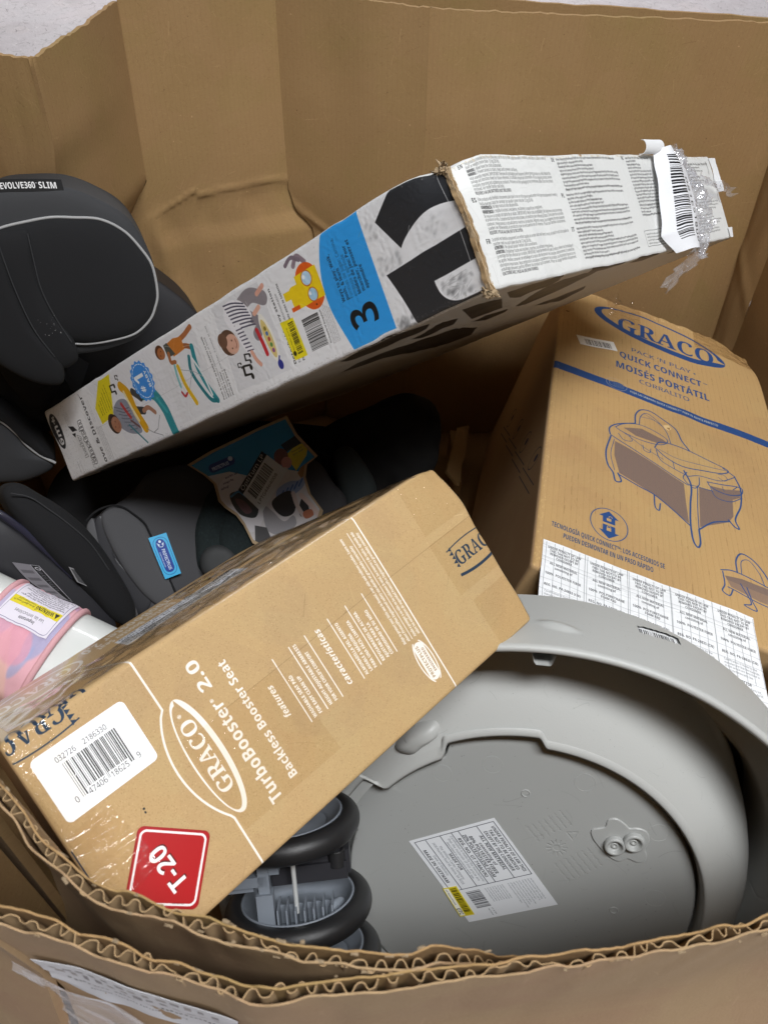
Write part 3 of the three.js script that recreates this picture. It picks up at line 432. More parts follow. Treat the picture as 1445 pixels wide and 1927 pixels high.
    // toddler behind the push toy
    curve(x, [[94, 366], [96, 384], [98, 398], [101, 411]], '#a8683f', 6); curve(x, [[88, 372], [87, 388], [82, 399]], '#9c6039', 6); poly(x, [[98, 352], [101, 372], [98, 388], [84, 386], [82, 362]], '#c4762f'); poly(x, [[99, 350], [100, 358], [84, 366], [84, 350]], '#4a4d47'); curve(x, [[88, 354], [78, 352], [76, 360]], '#a86a42', 5);
    disc(x, 94, 338, 8.5, '#57321f', 9); disc(x, 92, 340, 7, '#a9683f', 7.6); disc(x, 90, 338, 0.8, '#3a2016'); disc(x, 94.5, 341, 0.8, '#3a2016');
    curve(x, [[82, 400], [62, 396], [40, 400], [16, 411]], '#1f8791', 7); curve(x, [[16, 411], [18, 402], [24, 396], [58, 382], [74, 388]], '#1c7680', 5); curve(x, [[72, 392], [50, 400], [24, 405]], '#e2e4e5', 3); x.strokeStyle = '#a9adb2'; x.lineWidth = 1; x.beginPath(); x.moveTo(66, 362); x.lineTo(58, 384); x.moveTo(40, 366); x.lineTo(58, 384); x.lineTo(46, 400); x.stroke();
    curve(x, [[73, 356], [62, 353], [48, 352]], '#79b9bd', 3.5); curve(x, [[70, 361], [48, 362], [23, 371]], '#e2b51c', 6); curve(x, [[42, 350], [36, 354], [38, 360]], '#b8323c', 3);
    ['Push & steer as baby learns to walk', 'Empuja y conduce mientras el bebé', 'aprende a andar', 'Bébé apprend à marcher, il pousse et met', 'maître à bord'].forEach((s, i) => T(x, s, 13, 424.5 + i * 4.5, [72, 70, 30, 80, 30][i], 2.7, { color: i % 2 ? '#707073' : '#3a3a3c', style: i % 2 ? 'normal' : 'bold' }));
    // baby reaching for the toy tray
    curve(x, [[92, 506], [96, 524], [88, 540]], '#8c868b', 15); curve(x, [[78, 512], [66, 524], [58, 514]], '#857f85', 12); curve(x, [[94, 534], [98, 546]], '#d79f8c', 5); curve(x, [[78, 520], [82, 530]], '#dba893', 5);
    blob(x, [[102, 484], [96, 506], [78, 516], [70, 500], [72, 480], [90, 472]], '#e8e6ea'); for (let i = 0; i < 8; i++) curve(x, [[101 - i * 4, 478 + i * 1], [98 - i * 4, 494 + i * 1.5], [92 - i * 3.4, 509 + i]], '#4a485a', 1.5); curve(x, [[74, 488], [58, 489], [46, 496]], '#e6e4e8', 10); for (let i = 0; i < 7; i++) curve(x, [[72 - i * 4, 484 + i], [71 - i * 4, 494 + i]], '#4a485a', 1.3); curve(x, [[45, 496], [36, 499], [30, 503]], '#d7a08c', 5);
    disc(x, 65, 465, 14, '#5d4335', 15, 0.3); disc(x, 62, 470, 11, '#d3a48f', 11.5, 0.3); disc(x, 70, 456, 8, '#6b4d3d', 8); curve(x, [[56, 474], [60, 477], [66, 477]], '#8e5a4a', 1); disc(x, 58, 468, 1, '#4a2d22'); disc(x, 66, 471, 1, '#4a2d22');
    disc(x, 49, 529, 27, '#e9e6dc', 7.5, -0.08); disc(x, 49, 528, 21, '#d6c07a', 5.4, -0.08); for (let i = 0; i < 5; i++) disc(x, 36 + i * 6, 529 - i * 0.4, 2.4, ['#8d4c86', '#5b8d4a', '#b04a3f', '#4a6ea8', '#8a7a2f'][i], 2); curve(x, [[62, 515], [48, 517], [36, 518]], '#c02a34', 5); disc(x, 20, 532, 5, '#2b3187', 4); curve(x, [[22, 530], [28, 534]], '#2b3187', 2);
    note(x, 22, 484, 2.4, 0.1); note(x, 37, 489, 1.6, 0.15); note(x, 35, 471, 1, 0.1);
    ['Detachable toy station', 'Estación de juguetes desmontable', 'Plateau de jeux amovible avec la tablette'].forEach((s, i) => T(x, s, 14, 554 + i * 6.8, [78, 70, 78][i], 3, { color: i === 1 ? '#6c6c6f' : '#333', style: i === 1 ? 'normal' : 'bold' }));
    poly(x, [[57, 551], [56, 571], [17, 573], [18, 554]], '#e8d71c'); bars(x, 22, 561, 32, 8, 22, '#3a3510'); greek(x, 20, 558, 30, 1.6, '#55500f'); disc(x, 24, 557, 2.4, '#33300f'); bars(x, 18, 581, 32, 24, 24, '#161616'); greek(x, 18, 610, 32, 2, '#333', 0.9);
    // submarine
    x.save(); curve(x, [[98, 596], [104, 604], [96, 612]], '#8d7c86', 5); curve(x, [[102, 586], [106, 596], [100, 606]], '#7b6d78', 4); x.fillStyle = '#e05f1d'; x.beginPath(); x.roundRect(52, 592, 44, 31, 15); x.fill(); x.fillStyle = '#efcd18'; x.fillRect(60, 592, 29, 31); x.beginPath(); x.roundRect(60, 578, 22, 18, 6); x.fill(); x.fillStyle = '#e05f1d'; x.fillRect(60, 574, 4, 12); x.fillStyle = '#efcd18'; x.fillRect(72, 570, 8, 10); disc(x, 82, 607, 7.5, '#c76c22'); disc(x, 82, 607, 6.4, '#b9d7ee'); disc(x, 66, 608, 6.8, '#c76c22'); disc(x, 66, 608, 5.8, '#a9cfe8'); disc(x, 84, 604, 2, '#eef6fc'); disc(x, 68, 605, 1.8, '#eef6fc'); disc(x, 56, 608, 1, '#5d2a10'); x.restore();
    for (let i = 0; i < 5; i++) greek(x, 16, 613 + i * 2.2, 40 - i * 2, 1.2, '#6a6a6d', 0.7);
    // blue panel
    x.fillStyle = '#2f9ce8'; x.beginPath(); x.moveTo(110, 643); x.quadraticCurveTo(70, 614, 30, 626); x.quadraticCurveTo(16, 630, 3, 634); x.lineTo(5, 690); x.lineTo(110, 690); x.fill();
    T(x, '3', 17, 676, 21, 34, { color: '#10151a' });
    [['Ways to play: Walk,', 44], ['push, & learn', 29], ['Formas de jugar: Camina,', 54], ['empuja y aprende', 37], ['Modes de jeu: Pour', 43], ['marcher, pousser et', 47], ['apprendre', 23]].forEach(([s, w], i) => T(x, s, 46, 644 + i * 5.4, w, 4, { color: i === 2 || i === 3 ? '#1d4a6c' : '#12202b', style: i === 2 || i === 3 ? 'normal' : 'bold' }));
    // the great black letters of the name
    x.fillStyle = '#2c2d30'; x.beginPath(); x.moveTo(92, 706); x.lineTo(110, 731); x.lineTo(112, 794); x.lineTo(74, 794); x.quadraticCurveTo(86, 770, 76, 744); x.quadraticCurveTo(70, 730, 63, 723); x.closePath(); x.fill();
    x.beginPath(); x.moveTo(49, 699); x.lineTo(53, 794); x.lineTo(28, 794); x.lineTo(26, 744); x.quadraticCurveTo(4, 744, 3, 768); x.lineTo(3, 794); x.lineTo(-2, 794); x.lineTo(-2, 714); x.quadraticCurveTo(26, 708, 49, 699); x.fill();
    speckle(x, 0, 690, 110, 102, 500, '#8d8f92', 0.3, 0.5); x.filter = 'blur(2px)'; const smear = (x0, y0, w, h, n, a) => { for (let i = 0; i < n; i++) { x.globalAlpha = a * R(); x.fillStyle = '#3c3d3f'; x.beginPath(); x.ellipse(x0 + R() * w, y0 + R() * h, 0.6 + R() * 2.6, 0.4 + R() * 1.4, 0.9, 0, 7); x.fill(); } }; smear(50, 694, 14, 26, 60, 0.24); smear(80, 694, 14, 12, 26, 0.2); smear(6, 750, 16, 30, 60, 0.4); smear(60, 742, 16, 34, 46, 0.16); smear(0, 693, 12, 18, 60, 0.45); x.filter = 'none'; x.globalAlpha = 1;
    for (let i = 0; i < 26; i++) { x.globalAlpha = 0.35; x.strokeStyle = '#4a4a4b'; x.lineWidth = 0.3; x.beginPath(); const a = 6 + R() * 16; x.moveTo(a, 748 + R() * 26); x.lineTo(a + R() * 6, 756 + R() * 28); x.stroke(); } x.globalAlpha = 1;
    scuff(x, 120, '#9a9a9a', 0.4, 22); scuff(x, 40, '#ffffff', 0.5, 30); speckle(x, 0, 0, 110, 60, 500, '#9b9b98', 0.35, 1.2); speckle(x, 0, 0, 6, 792, 1600, '#8f8d86', 0.4, 0.8); speckle(x, 106, 0, 4, 792, 900, '#aeaca6', 0.4, 0.8);
    x.strokeStyle = '#f2f2f2'; x.lineWidth = 0.5; x.globalAlpha = 0.8; x.beginPath(); x.moveTo(110, 781); x.lineTo(0, 783); x.stroke(); x.globalAlpha = 0.5; x.strokeStyle = '#a2a2a4'; x.beginPath(); x.moveTo(52, 120); x.lineTo(50, 300); x.lineTo(53, 470); x.stroke(); x.globalAlpha = 1;
  }, 41);
  part('panel', bx.face(2, false, (p) => [(Wa - p[1]) / Wa, 1 - (La - p[0]) / La], [160, 26]), printed(photo, { roughness: 0.45, clearcoat: 0.25, clearcoatRoughness: 0.3, bumpMap: rep(dents, 2, 8), bumpScale: 0.0004 }), t);
  const text = {
    EN: ['This product is intended only for a child who can sit up by itself (approximately 6 months), and until it is able to walk by', 'itself or weighs more than 12 kg (26 lb).', 'WARNING: Never leave the child unattended.', 'WARNING: Prevent access to stairs, steps and uneven surfaces.', 'Adult assembly required. IMPORTANT: Remove all packaging and fasteners before giving product to child. Retain this', 'package and instruction sheet for future reference. It contains important information. As an ongoing process, we are', 'constantly improving and updating our products. Pictures on this packaging may sometimes differ from the product', 'enclosed. For inside family use only.', 'REQUIRES 3 AA (LR6) BATTERIES (NOT INCLUDED)'],
    ES: ['Este producto está diseñado únicamente para que lo use un niño que se pueda sentar solo (aproximadamente 6 meses) y', 'hasta que sea capaz de caminar sin ayuda o pese más de 12 kg (26 lb).', 'ADVERTENCIA: No deje nunca al niño desatendido.', 'ADVERTENCIA: impida el acceso a escaleras, escalones o superficies irregulares.', 'Se requiere el armado por parte de un adulto. IMPORTANTE: Retire todo el embalaje y las sujeciones antes de entregar', 'el producto al niño. Conserve esta hoja de instrucciones y el envoltorio para referencia futura. Como parte de un proceso', 'continuo, mejoramos y actualizamos nuestros productos. Algunas veces, las imágenes de este paquete', 'pueden ser diferentes al producto que se encuentra en el interior. Para uso familiar únicamente.', 'REQUIERE 3 PILAS AA (LR6) (NO SE INCLUYEN)'],
    FR: ['Ce produit est destiné uniquement à un enfant capable de se tenir assis seul (vers 6 mois), et jusqu’à ce qu’il soit capable de', 'marcher seul ou qu’il pèse plus de 12 kg (26 lb).', 'ATTENTION: Ne jamais laisser l’enfant sans surveillance.', 'ATTENTION: Empêcher l’accès aux escaliers, marches, ou surfaces irrégulières.', 'Le montage doit être effectué par un adulte. IMPORTANT: Avant de remettre le jouet à l’enfant, enlever tout l’emballage et', 'les agrafes. Veuillez conserver cet emballage et la notice afin de pouvoir les consulter ultérieurement. Il contient des', 'informations importantes. Nous améliorons et actualisons constamment nos produits. Les illustrations figurant sur cet', 'emballage peuvent parfois différer du produit qu’il contient. Pour un usage familial uniquement.', 'FONCTIONNE AVEC 3 PILES AA (LR6) (NON FOURNIES)'],
  };
  const endT = canvas(599, 110, 3.3, (x) => {
    const R = x.R; x.fillStyle = '#dfe0de'; x.fillRect(0, 0, 599, 110);
    for (let i = 0; i < 160; i++) { x.globalAlpha = 0.10; x.fillStyle = R() < 0.5 ? '#c2c5c0' : '#f4f4f2'; x.beginPath(); x.ellipse(R() * 599, R() * 110, 3 + R() * 18, 1 + R() * 6, R() * 3, 0, 7); x.fill(); } x.globalAlpha = 1;
    Object.entries(text).forEach(([k, L], b) => { const y0 = 5 + b * 33.6; T(x, k, 14.5, y0 + 1.2, 6.5, 4, { color: '#1b1b1b' }); L.forEach((s, i) => { const full = s.length > 95; T(x, s, 23.5, y0 + i * 3.5, full ? 131 : s.length * 1.22, 2.6, { color: '#1e1e1e', style: /^(WARN|ADVER|ATTEN|REQU|FONCT)/.test(s) && i === 8 ? 'bold' : 'normal' }); const m = s.match(/^(WARNING|ADVERTENCIA|ATTENTION):/); if (m) T(x, m[0], 23.5, y0 + i * 3.5, m[0].length * 1.3, 2.6, { color: '#222' }); }); });
    const block = (x0, y0, w, code, n, last) => { T(x, code, x0 - 10, y0 + 1, 6, 4, { color: '#1b1b1b' }); for (let i = 0; i < n; i++) greek(x, x0, y0 + i * 3.5, (i === 1 || i === n - 2 ? 0.4 : i === 2 || i === 3 ? 0.55 : 0.96) * w, 2.3, i === n - 1 ? '#111' : '#242424', i === 2 || i === n - 1 ? 1 : 0.9); };
    block(174, 6, 132, 'DE', 9); block(172, 39, 134, 'PL', 9); block(171, 72, 134, 'IT', 9); block(330, 6, 64, 'NL', 18);
    x.strokeStyle = '#555'; x.lineWidth = 0.5; x.strokeRect(322, 82, 60, 18); for (let i = 0; i < 4; i++) greek(x, 326, 87 + i * 3.6, 44, 2, '#3d3d3d');
    for (let i = 0; i < 8; i++) greek(x, 490 + R() * 3, 12 + i * 4, i === 0 ? 92 : 34 + R() * 34, i === 0 ? 3 : 2.2, '#2c2c2c', 0.9); for (let i = 0; i < 5; i++) greek(x, 482, 52 + i * 4, 60 + R() * 44, 2.2, '#3c3c3c'); for (let i = 0; i < 7; i++) greek(x, 474, 76 + i * 3.6, 70 + R() * 40, 2.2, '#3c3c3c');
    speckle(x, 0, 0, 599, 3, 700, '#b9a27c', 0.5, 1.2); speckle(x, 0, 0, 5, 110, 300, '#a88c62', 0.6, 1.2); speckle(x, 0, 0, 599, 110, 500, '#a9aaa6', 0.3, 1); poly(x, [[224, -1], [231, -1], [229, 3], [226, 4]], '#9a7748'); scuff(x, 60, '#b4b5b1', 0.5, 40);
    curve(x, [[590, 36], [592, 46], [588, 56], [592, 62]], '#3a3a3a', 0.8); curve(x, [[579, 8], [582, 18], [580, 24]], '#4a4a4a', 1.2);
  }, 43);
  part('panel', bx.face(0, false, (p) => [p[2] / Da, 1 - p[1] / Wa], [26, 120]), printed(endT, { roughness: 0.5, clearcoat: 0.15, clearcoatRoughness: 0.35, bumpMap: rep(dents, 8, 2), bumpScale: 0.0004 }), t);
  const under = canvas(792, 599, 1.6, (x) => {
    x.fillStyle = '#bcbab4'; x.fillRect(0, 0, 792, 599); const k = '#2a2724';
    [[[54, 33], [48, 52], [45, 84], [105, 177], [118, 165], [128, 152]], [[163, 197], [134, 188], [123, 216], [146, 247], [177, 251]], [[198, 18], [136, -6], [106, 1], [92, 34], [121, 65], [144, 56], [188, 59], [205, 47]], [[169, 97], [142, 88], [99, 62], [102, 92], [133, 125], [158, 129], [176, 126]], [[314, 131], [246, 92], [213, 110], [193, 151], [187, 204], [229, 307], [301, 394], [341, 387], [320, 281], [290, 187]], [[22, 58], [11, 70], [8, 103], [-3, 113], [20, 147], [38, 155], [50, 142], [65, 149], [51, 108]], [[116, 221], [57, 164], [30, 152], [19, 156], [10, 179], [13, 216], [38, 234], [67, 250], [94, 254], [127, 260]], [[162, 341], [142, 368], [105, 371], [133, 419], [179, 437]]].forEach((p) => poly(x, p, k));
    [[[6, 96], [20, 112], [6, 128], [-4, 120]], [[-2, 180], [12, 190], [14, 240], [-2, 260]], [[-2, 290], [16, 300], [18, 340], [-2, 350]], [[-2, 388], [12, 396], [14, 440], [-2, 452]]].forEach((p) => poly(x, p, k)); for (let i = 0; i < 5; i++) greek(x, 210, 150 + i * 26, 80, 5, '#6f6c66', 0.6); disc(x, 742, 60, 44, '#2a2928', 34, 0.4);
    x.R; scuff(x, 260, '#6e6a60', 0.4, 60); for (let i = 0; i < 160; i++) { x.globalAlpha = 0.16; x.strokeStyle = '#4e4a42'; x.lineWidth = 0.6; const a = 220 + x.R() * 560, b = x.R() * 500; x.beginPath(); x.moveTo(a, b); x.bezierCurveTo(a + 6, b + 30, a - 6, b + 60, a + 3, b + 90); x.stroke(); } x.globalAlpha = 1;
    speckle(x, 0, 0, 792, 5, 2500, '#f0efec', 0.6, 1.5);
  }, 45);
  part('panel', bx.face(1, true, (p) => [p[0] / La, 1 - p[2] / Da], [120, 90]), printed(under, { roughness: 0.42 }), t);
  const pm = S({ color: col(0.66, 0.66, 0.65), roughness: 0.55 });
  part('panel', bx.face(1, false, plain()), pm, t); part('panel', bx.face(2, true, plain()), pm, t); part('panel', bx.face(0, true, plain()), pm, t);
  // the burst end seam: layers of torn brown board standing between the two faces
  const R = rngOf(99);
  for (let k = 0; k < 4; k++) part('torn_board', sheet(60, 3, (s, u) => bx.world([0.003 - 0.0042 * u - 0.0012 * noise(s * 13, k, 4), s * Wa, -0.0022 + k * 0.0017 + 0.0010 * noise(s * 9, k, 1) + 0.0006 * noise(s * 30, u, k)]), 0.0007, (s, u) => [s, u]), k % 2 ? M.edge : M.flute, t, k ? undefined : 'torn brown corrugated edge');
  part('torn_board', sheet(60, 4, (s, u) => bx.world([0.0025 - 0.004 * u + 0.0006 * noise(s * 34, 2, u), s * Wa, -0.0014 - 0.0008 * u + 0.0006 * noise(s * 20, u * 2, 7)]), 0.0005, (s, u) => [s, u]), M.edge, t);
  for (const [c, n, r] of [[[0.004, 0.000, 0.001], 7, 0.0065], [[0.002, Wa + 0.001, 0.001], 6, 0.006]]) { const gs = []; for (let i = 0; i < n; i++) { const a = [R() * 2 - 1, R() * 2 - 1, R() * 2 - 1], b = [R() * 2 - 1, R() * 2 - 1, R() * 2 - 1]; gs.push(sheet(8, 5, (s, u) => bx.world(c.map((v, q) => v + a[q] * (s - 0.5) * r * 1.5 + b[q] * (u - 0.5) * r + 0.003 * noise(s * 4, u * 4, i * 3 + q))), 0.0005, (s, u) => [s, u])); } part('crushed_corner', mergeGeometries(gs), M.edge, t); }
  part('torn_flap', sheet(10, 6, (s, u) => bx.world([-0.001 - 0.004 * s * u, 0.004 + 0.045 * u, Da - 0.006 + 0.022 * s + 0.004 * noise(s * 5, u * 5, 2) - 0.012 * u * s]), 0.0004, (s, u) => [s, u]), M.white, t); part('torn_flap', sheet(8, 5, (s, u) => bx.world([-0.0015, Wa - 0.014 + 0.013 * u, Da - 0.01 + 0.016 * s * (1 - 0.4 * u)]), 0.0004, (s, u) => [s, u]), M.white, t);
  const tm = canvas(60, 116, 8, (x) => {
    x.fillStyle = '#eef0f4'; x.fillRect(0, 0, 60, 116); const R2 = x.R; x.fillStyle = '#1c1c1f'; let y = 12; while (y < 102) { const h = 0.5 + R2() * 1.9; x.fillRect(15, y, 22, h); y += h + 0.5 + R2() * 1.6; }
    x.save(); x.translate(41.5, 32); x.rotate(Math.PI / 2); T(x, '081E51806', 0, 0, 78, 7, { color: '#151517', font: 'monospace' }); x.restore();
  }, 47);
  const key = (K2, u) => { for (let i = 0; i < K2.length - 1; i++) if (u <= K2[i + 1][0]) { const k = (u - K2[i][0]) / (K2[i + 1][0] - K2[i][0]); return [lerp(K2[i][1], K2[i + 1][1], k), lerp(K2[i][2], K2[i + 1][2], k)]; } return K2[K2.length - 1].slice(1); };
  const kl = [[0, 0.400, -0.002], [0.12, 0.397, 0.006], [0.78, 0.350, 0.092], [1, 0.376, 0.115]], kr = [[0, 0.436, -0.002], [0.2, 0.468, 0.024], [0.5, 0.470, 0.060], [0.78, 0.460, 0.090], [1, 0.436, 0.117]];
  part('shipping_tag', sheet(20, 50, (s, u) => { const l = key(kl, u), r = key(kr, u); return bx.world([-0.004 - 0.011 * Math.sin(Math.PI * clamp(s * 0.9 + 0.05)) - 0.004 * s + 0.0012 * noise(s * 4, u * 6, 8), lerp(l[1], r[1], s), lerp(l[0], r[0], s)]); }, 0.0004, (s, u) => [s, 1 - u]), S({ map: tm, roughness: 0.4 }), t, 'white tag with long barcode in a clear pouch');
  part('tag_loop', sheet(14, 16, (s, u) => { const a = -0.6 + u * 3.6; return bx.world([-0.005 - 0.006 * Math.sin(a) - 0.002 * s, 0.003 - 0.008 * (1 - Math.cos(a)), 0.366 + 0.046 * s + 0.006 * u]); }, 0.0005, (s, u) => [s, u]), M.white, t);
  const fm = Ph({ transmission: 0.86, thickness: 0, roughness: 0.07, color: col(0.95, 0.95, 0.97), ior: 2.0 });
  part('clear_film', grid(70, 120, (s, u) => { const e = 0.455 + 0.105 * s * (0.35 + 0.65 * Math.sin(Math.PI * u)) - 0.05 * Math.max(0, u - 0.7), k = noise(s * 7, u * 16, 2) * 0.0045 + noise(s * 34, u * 70, 5) * 0.0016 + Math.pow(1 - Math.abs(noise(s * 9 + u * 4, u * 12, 8)), 3) * 0.005; return bx.world([-0.011 + 0.009 * s + k, -0.006 + 0.132 * u + 0.003 * noise(s * 6, u * 9, 3), e]); }, (s, u) => [s, u]), fm, t, 'crumpled clear plastic film');
  part('clear_film', grid(60, 16, (s, u) => bx.world([-0.004 + 0.004 * noise(s * 8, u * 4, 1), Wa + 0.002 + 0.012 * u + 0.030 * s, 0.45 - 0.13 * s + 0.006 * noise(s * 12, u * 6, 4) + 0.02 * u * (1 - s)]), (s, u) => [s, u]), fm, t);
  part('clear_film', grid(40, 10, (s, u) => bx.world([-0.012 + 0.006 * noise(s * 8, u * 5, 6), 0.028 + 0.020 * s + 0.012 * u, 0.50 + 0.115 * s + 0.005 * noise(s * 9, u * 9, 2)]), (s, u) => [s, u]), fm, t);
}

// ---- the play yard box on the right
const PK = 1.081;   // 37 cm of print drawn at 40 cm
{
  const Lp = 0.37 * PK, Hp = 0.73 * PK, Dp = 0.38 * PK, o = [0.3887, 0.463, -1.3061];
  const bx = carton(o, [[0.9507, -0.1892, 0.2458], [-0.2243, 0.1278, 0.9661], [-0.2142, -0.9736, 0.0791]], [Lp, Hp, Dp], 0.007, (p) => {
    const [a, b, c] = p, n = 0.0026 * noise(a * 8, b * 7, c * 6) + 0.0010 * noise(a * 30, b * 9, c * 9), cr = Math.exp(-(((a - Lp) / 0.05) ** 2 + (b / 0.06) ** 2)) * 0.022;
    const saw = b < 0.012 ? 0.0035 * noise(a * 130, c * 20, 3) + 0.003 * noise(a * 40, c * 20, 3) + 0.006 * noise(a * 11, c * 9, 5) : 0;
    return [a - cr * 0.5, b + cr + saw - 0.004 * Math.sin(Math.PI * a / Lp) * (1 - b / Hp), c + n * Math.sin(Math.PI * clamp(a / Lp, 0.02, 0.98)) + cr * 0.3];
  });
  const t = thing('playard_box', 'large kraft box printed in blue with a play yard drawing', 'box', V(0.48, 0.1, -0.9));
  const B = '#1f467f', LB = '#4a4450';
  const front = canvas(370, 730, 2.75, (x) => {
    const R = x.R; kraft(x, '#bb9865'); for (let i = 0; i < 46; i++) { x.globalAlpha = 0.10; x.fillStyle = '#7a5730'; x.fillRect(i * 8 + R() * 1.5, 0, 1.1, 730); } for (let i = 0; i < 420; i++) { x.globalAlpha = 0.12 + R() * 0.25; x.fillStyle = '#5f4122'; x.fillRect(Math.floor(R() * 46) * 8 + R() * 1.6, R() * 730, 0.7, 3 + R() * 14); } x.globalAlpha = 1;
    x.save(); x.translate(184, 72); x.rotate(0.11); oval(x, 0, -2, 244, 96, B, 0.075); x.restore();
    x.save(); x.translate(104, 88); x.rotate(0.02); T(x, 'GRACO', 0, 8, 182, 44, { color: B, font: 'serif' }); x.restore();
    T(x, 'PACK ’N PLAY', 129, 160, 107, 12, { color: B, style: 'normal' }); T(x, '®', 240, 158, 5, 5, { color: B }); T(x, 'QUICK CONNECT', 108, 192, 144, 18, { color: B }); T(x, '™', 255, 182, 8, 6, { color: B }); T(x, 'MOISÉS PORTÁTIL', 101, 229, 161, 19, { color: B }); T(x, 'CORRALITO', 141, 252, 86, 12, { color: B, style: 'normal' });
    poly(x, [[0, 277], [372, 287], [372, 305], [0, 298]], B); x.strokeStyle = '#a9a19a'; x.lineWidth = 0.7; x.beginPath(); x.ellipse(103, 283, 17, 15, 0, 0, 7); x.stroke(); x.beginPath(); x.roundRect(91, 277, 24, 14, 6); x.stroke(); disc(x, 106, 284, 9.5, '#4a5d84', 8); x.strokeStyle = B; x.lineWidth = 0.5; for (let i = 0; i < 6; i++) { x.beginPath(); x.moveTo(98 + i * 3, 277); x.lineTo(98 + i * 3, 291); x.moveTo(97, 278 + i * 2.4); x.lineTo(115, 278 + i * 2.4); x.stroke(); }
    x.save(); x.translate(125, 287); x.rotate(0.035); T(x, 'ELIJA LAS SÁBANAS QUICK CONNECT™ PARA EL AJUSTE PERFECTO', 0, 4, 144, 5.4, { color: '#b9b3a8' }); x.restore();
    // drawing of the play yard
    const ln = (pts, w = 0.9, c = B) => curve(x, pts, c, w), fillp = (pts) => { poly(x, pts, '#8d7461'); x.save(); poly(x, pts); x.clip(); x.strokeStyle = LB; x.lineWidth = 0.35; for (let i = 60; i < 320; i += 1.25) { x.beginPath(); x.moveTo(i, 340); x.lineTo(i, 640); x.stroke(); } x.restore(); };
    fillp([[99, 437], [150, 456], [198, 478], [199, 558], [153, 526], [105, 507], [98, 470]]); fillp([[220, 474], [270, 462], [266, 509], [258, 524], [214, 558]]); fillp([[112, 398], [140, 384], [172, 392], [180, 398], [164, 406], [130, 408]]);
    ln([[92, 425], [91, 410], [100, 396], [130, 376]], 2); ln([[92, 425], [120, 440], [160, 458], [204, 478]], 1.6); ln([[93, 428], [86, 470], [89, 497], [96, 510], [100, 527], [107, 524], [103, 508]], 2.2); ln([[98, 434], [93, 470], [98, 504]], 0.8); ln([[103, 510], [130, 520], [153, 526], [180, 544], [200, 562]], 2); ln([[153, 526], [154, 552], [158, 555], [161, 540]], 1.8);
    ln([[200, 449], [208, 474], [204, 520], [201, 564], [203, 594], [207, 600], [211, 592], [212, 564]], 2.4); ln([[218, 472], [214, 520], [212, 562]], 1.2); ln([[212, 564], [236, 536], [260, 522]], 2); ln([[278, 418], [284, 442], [280, 480], [268, 516], [271, 532], [265, 530], [258, 520]], 2.2); ln([[262, 408], [279, 418]], 1.8); ln([[206, 476], [240, 470], [262, 462], [280, 440]], 1.2);
    ln([[130, 376], [132, 350], [142, 331], [156, 326], [176, 336], [194, 350], [202, 378], [212, 396]], 2.2); ln([[136, 376], [140, 350], [150, 336], [164, 344], [178, 366], [184, 396]], 1.2); ln([[140, 352], [160, 348], [172, 356]], 0.8); ln([[146, 340], [170, 352]], 0.7);
    ln([[100, 402], [110, 390], [136, 376], [160, 378], [179, 390], [170, 406], [134, 414], [108, 408], [100, 402]], 1.3); ln([[104, 416], [112, 428], [124, 424], [120, 412]], 1); ln([[112, 410], [140, 428], [170, 440]], 0.9); ln([[140, 424], [142, 436], [150, 436], [152, 426]], 1);
    ln([[158, 419], [166, 402], [185, 396], [205, 396], [240, 402], [270, 410], [262, 420], [230, 432], [200, 440], [176, 434], [158, 419]], 1.7); ln([[164, 420], [190, 426], [230, 420], [264, 412]], 0.8); ln([[160, 424], [166, 444], [184, 452], [206, 458]], 1.2); ln([[184, 436], [186, 452]], 0.9); ln([[206, 458], [222, 448], [256, 440], [278, 420]], 1.2); ln([[204, 450], [198, 466], [212, 480], [220, 470], [222, 452]], 1.3);
    fillp([[238, 460], [260, 456], [283, 446], [282, 462], [264, 478], [244, 478]]); ln([[234, 454], [256, 448], [286, 440], [284, 454], [262, 466], [238, 462], [234, 454]], 1.6); ln([[238, 464], [244, 480], [264, 480], [284, 462]], 1.2); ln([[252, 428], [260, 424], [266, 430], [260, 438], [252, 434]], 0.9); ln([[256, 452], [258, 462]], 0.7);
    // small bassinet, cut by the edge
    fillp([[238, 634], [262, 628], [300, 628], [340, 640], [330, 656], [280, 656], [244, 650]]); ln([[234, 626], [250, 620], [290, 624], [330, 640]], 1.6); ln([[256, 620], [258, 596], [268, 580], [282, 584], [296, 604], [302, 626]], 2); ln([[262, 620], [266, 594], [276, 588], [288, 606], [292, 626]], 1); ln([[236, 628], [236, 650], [232, 662], [240, 666], [246, 654]], 1.6); ln([[258, 638], [268, 666], [258, 672], [274, 674], [270, 660], [266, 640]], 1.5); ln([[240, 652], [290, 660], [340, 656]], 1.4);
    // lock symbol
    x.strokeStyle = B; x.lineWidth = 1.2; x.beginPath(); x.ellipse(91, 616, 24, 28, 0.1, 0, 7); x.stroke(); poly(x, [[91, 592], [104, 604], [99, 604], [99, 614], [83, 614], [83, 604], [78, 604]], B); poly(x, [[91, 641], [104, 629], [99, 629], [99, 618], [83, 618], [83, 629], [78, 629]], B); x.fillStyle = '#bb9865'; x.fillRect(88, 605, 6, 5); x.fillRect(88, 622, 6, 6); x.strokeStyle = '#bb9865'; x.lineWidth = 1; x.beginPath(); x.arc(93, 603, 2.2, 3, 6.3); x.stroke(); x.beginPath(); x.arc(91, 621, 2.2, 3, 6.3); x.stroke();
    x.save(); x.translate(19, 655); x.rotate(0.03); T(x, 'TECNOLOGÍA QUICK CONNECT™: LOS ACCESORIOS SE', 0, 0, 142, 8.4, { color: '#27406c' }); x.restore(); x.save(); x.translate(34, 669); x.rotate(0.03); T(x, 'PUEDEN DESMONTAR EN UN PASO RÁPIDO', 0, 0, 112, 8.4, { color: '#27406c' }); x.restore();
    poly(x, [[280, 818], [372, 800], [372, 860], [280, 860]], B);
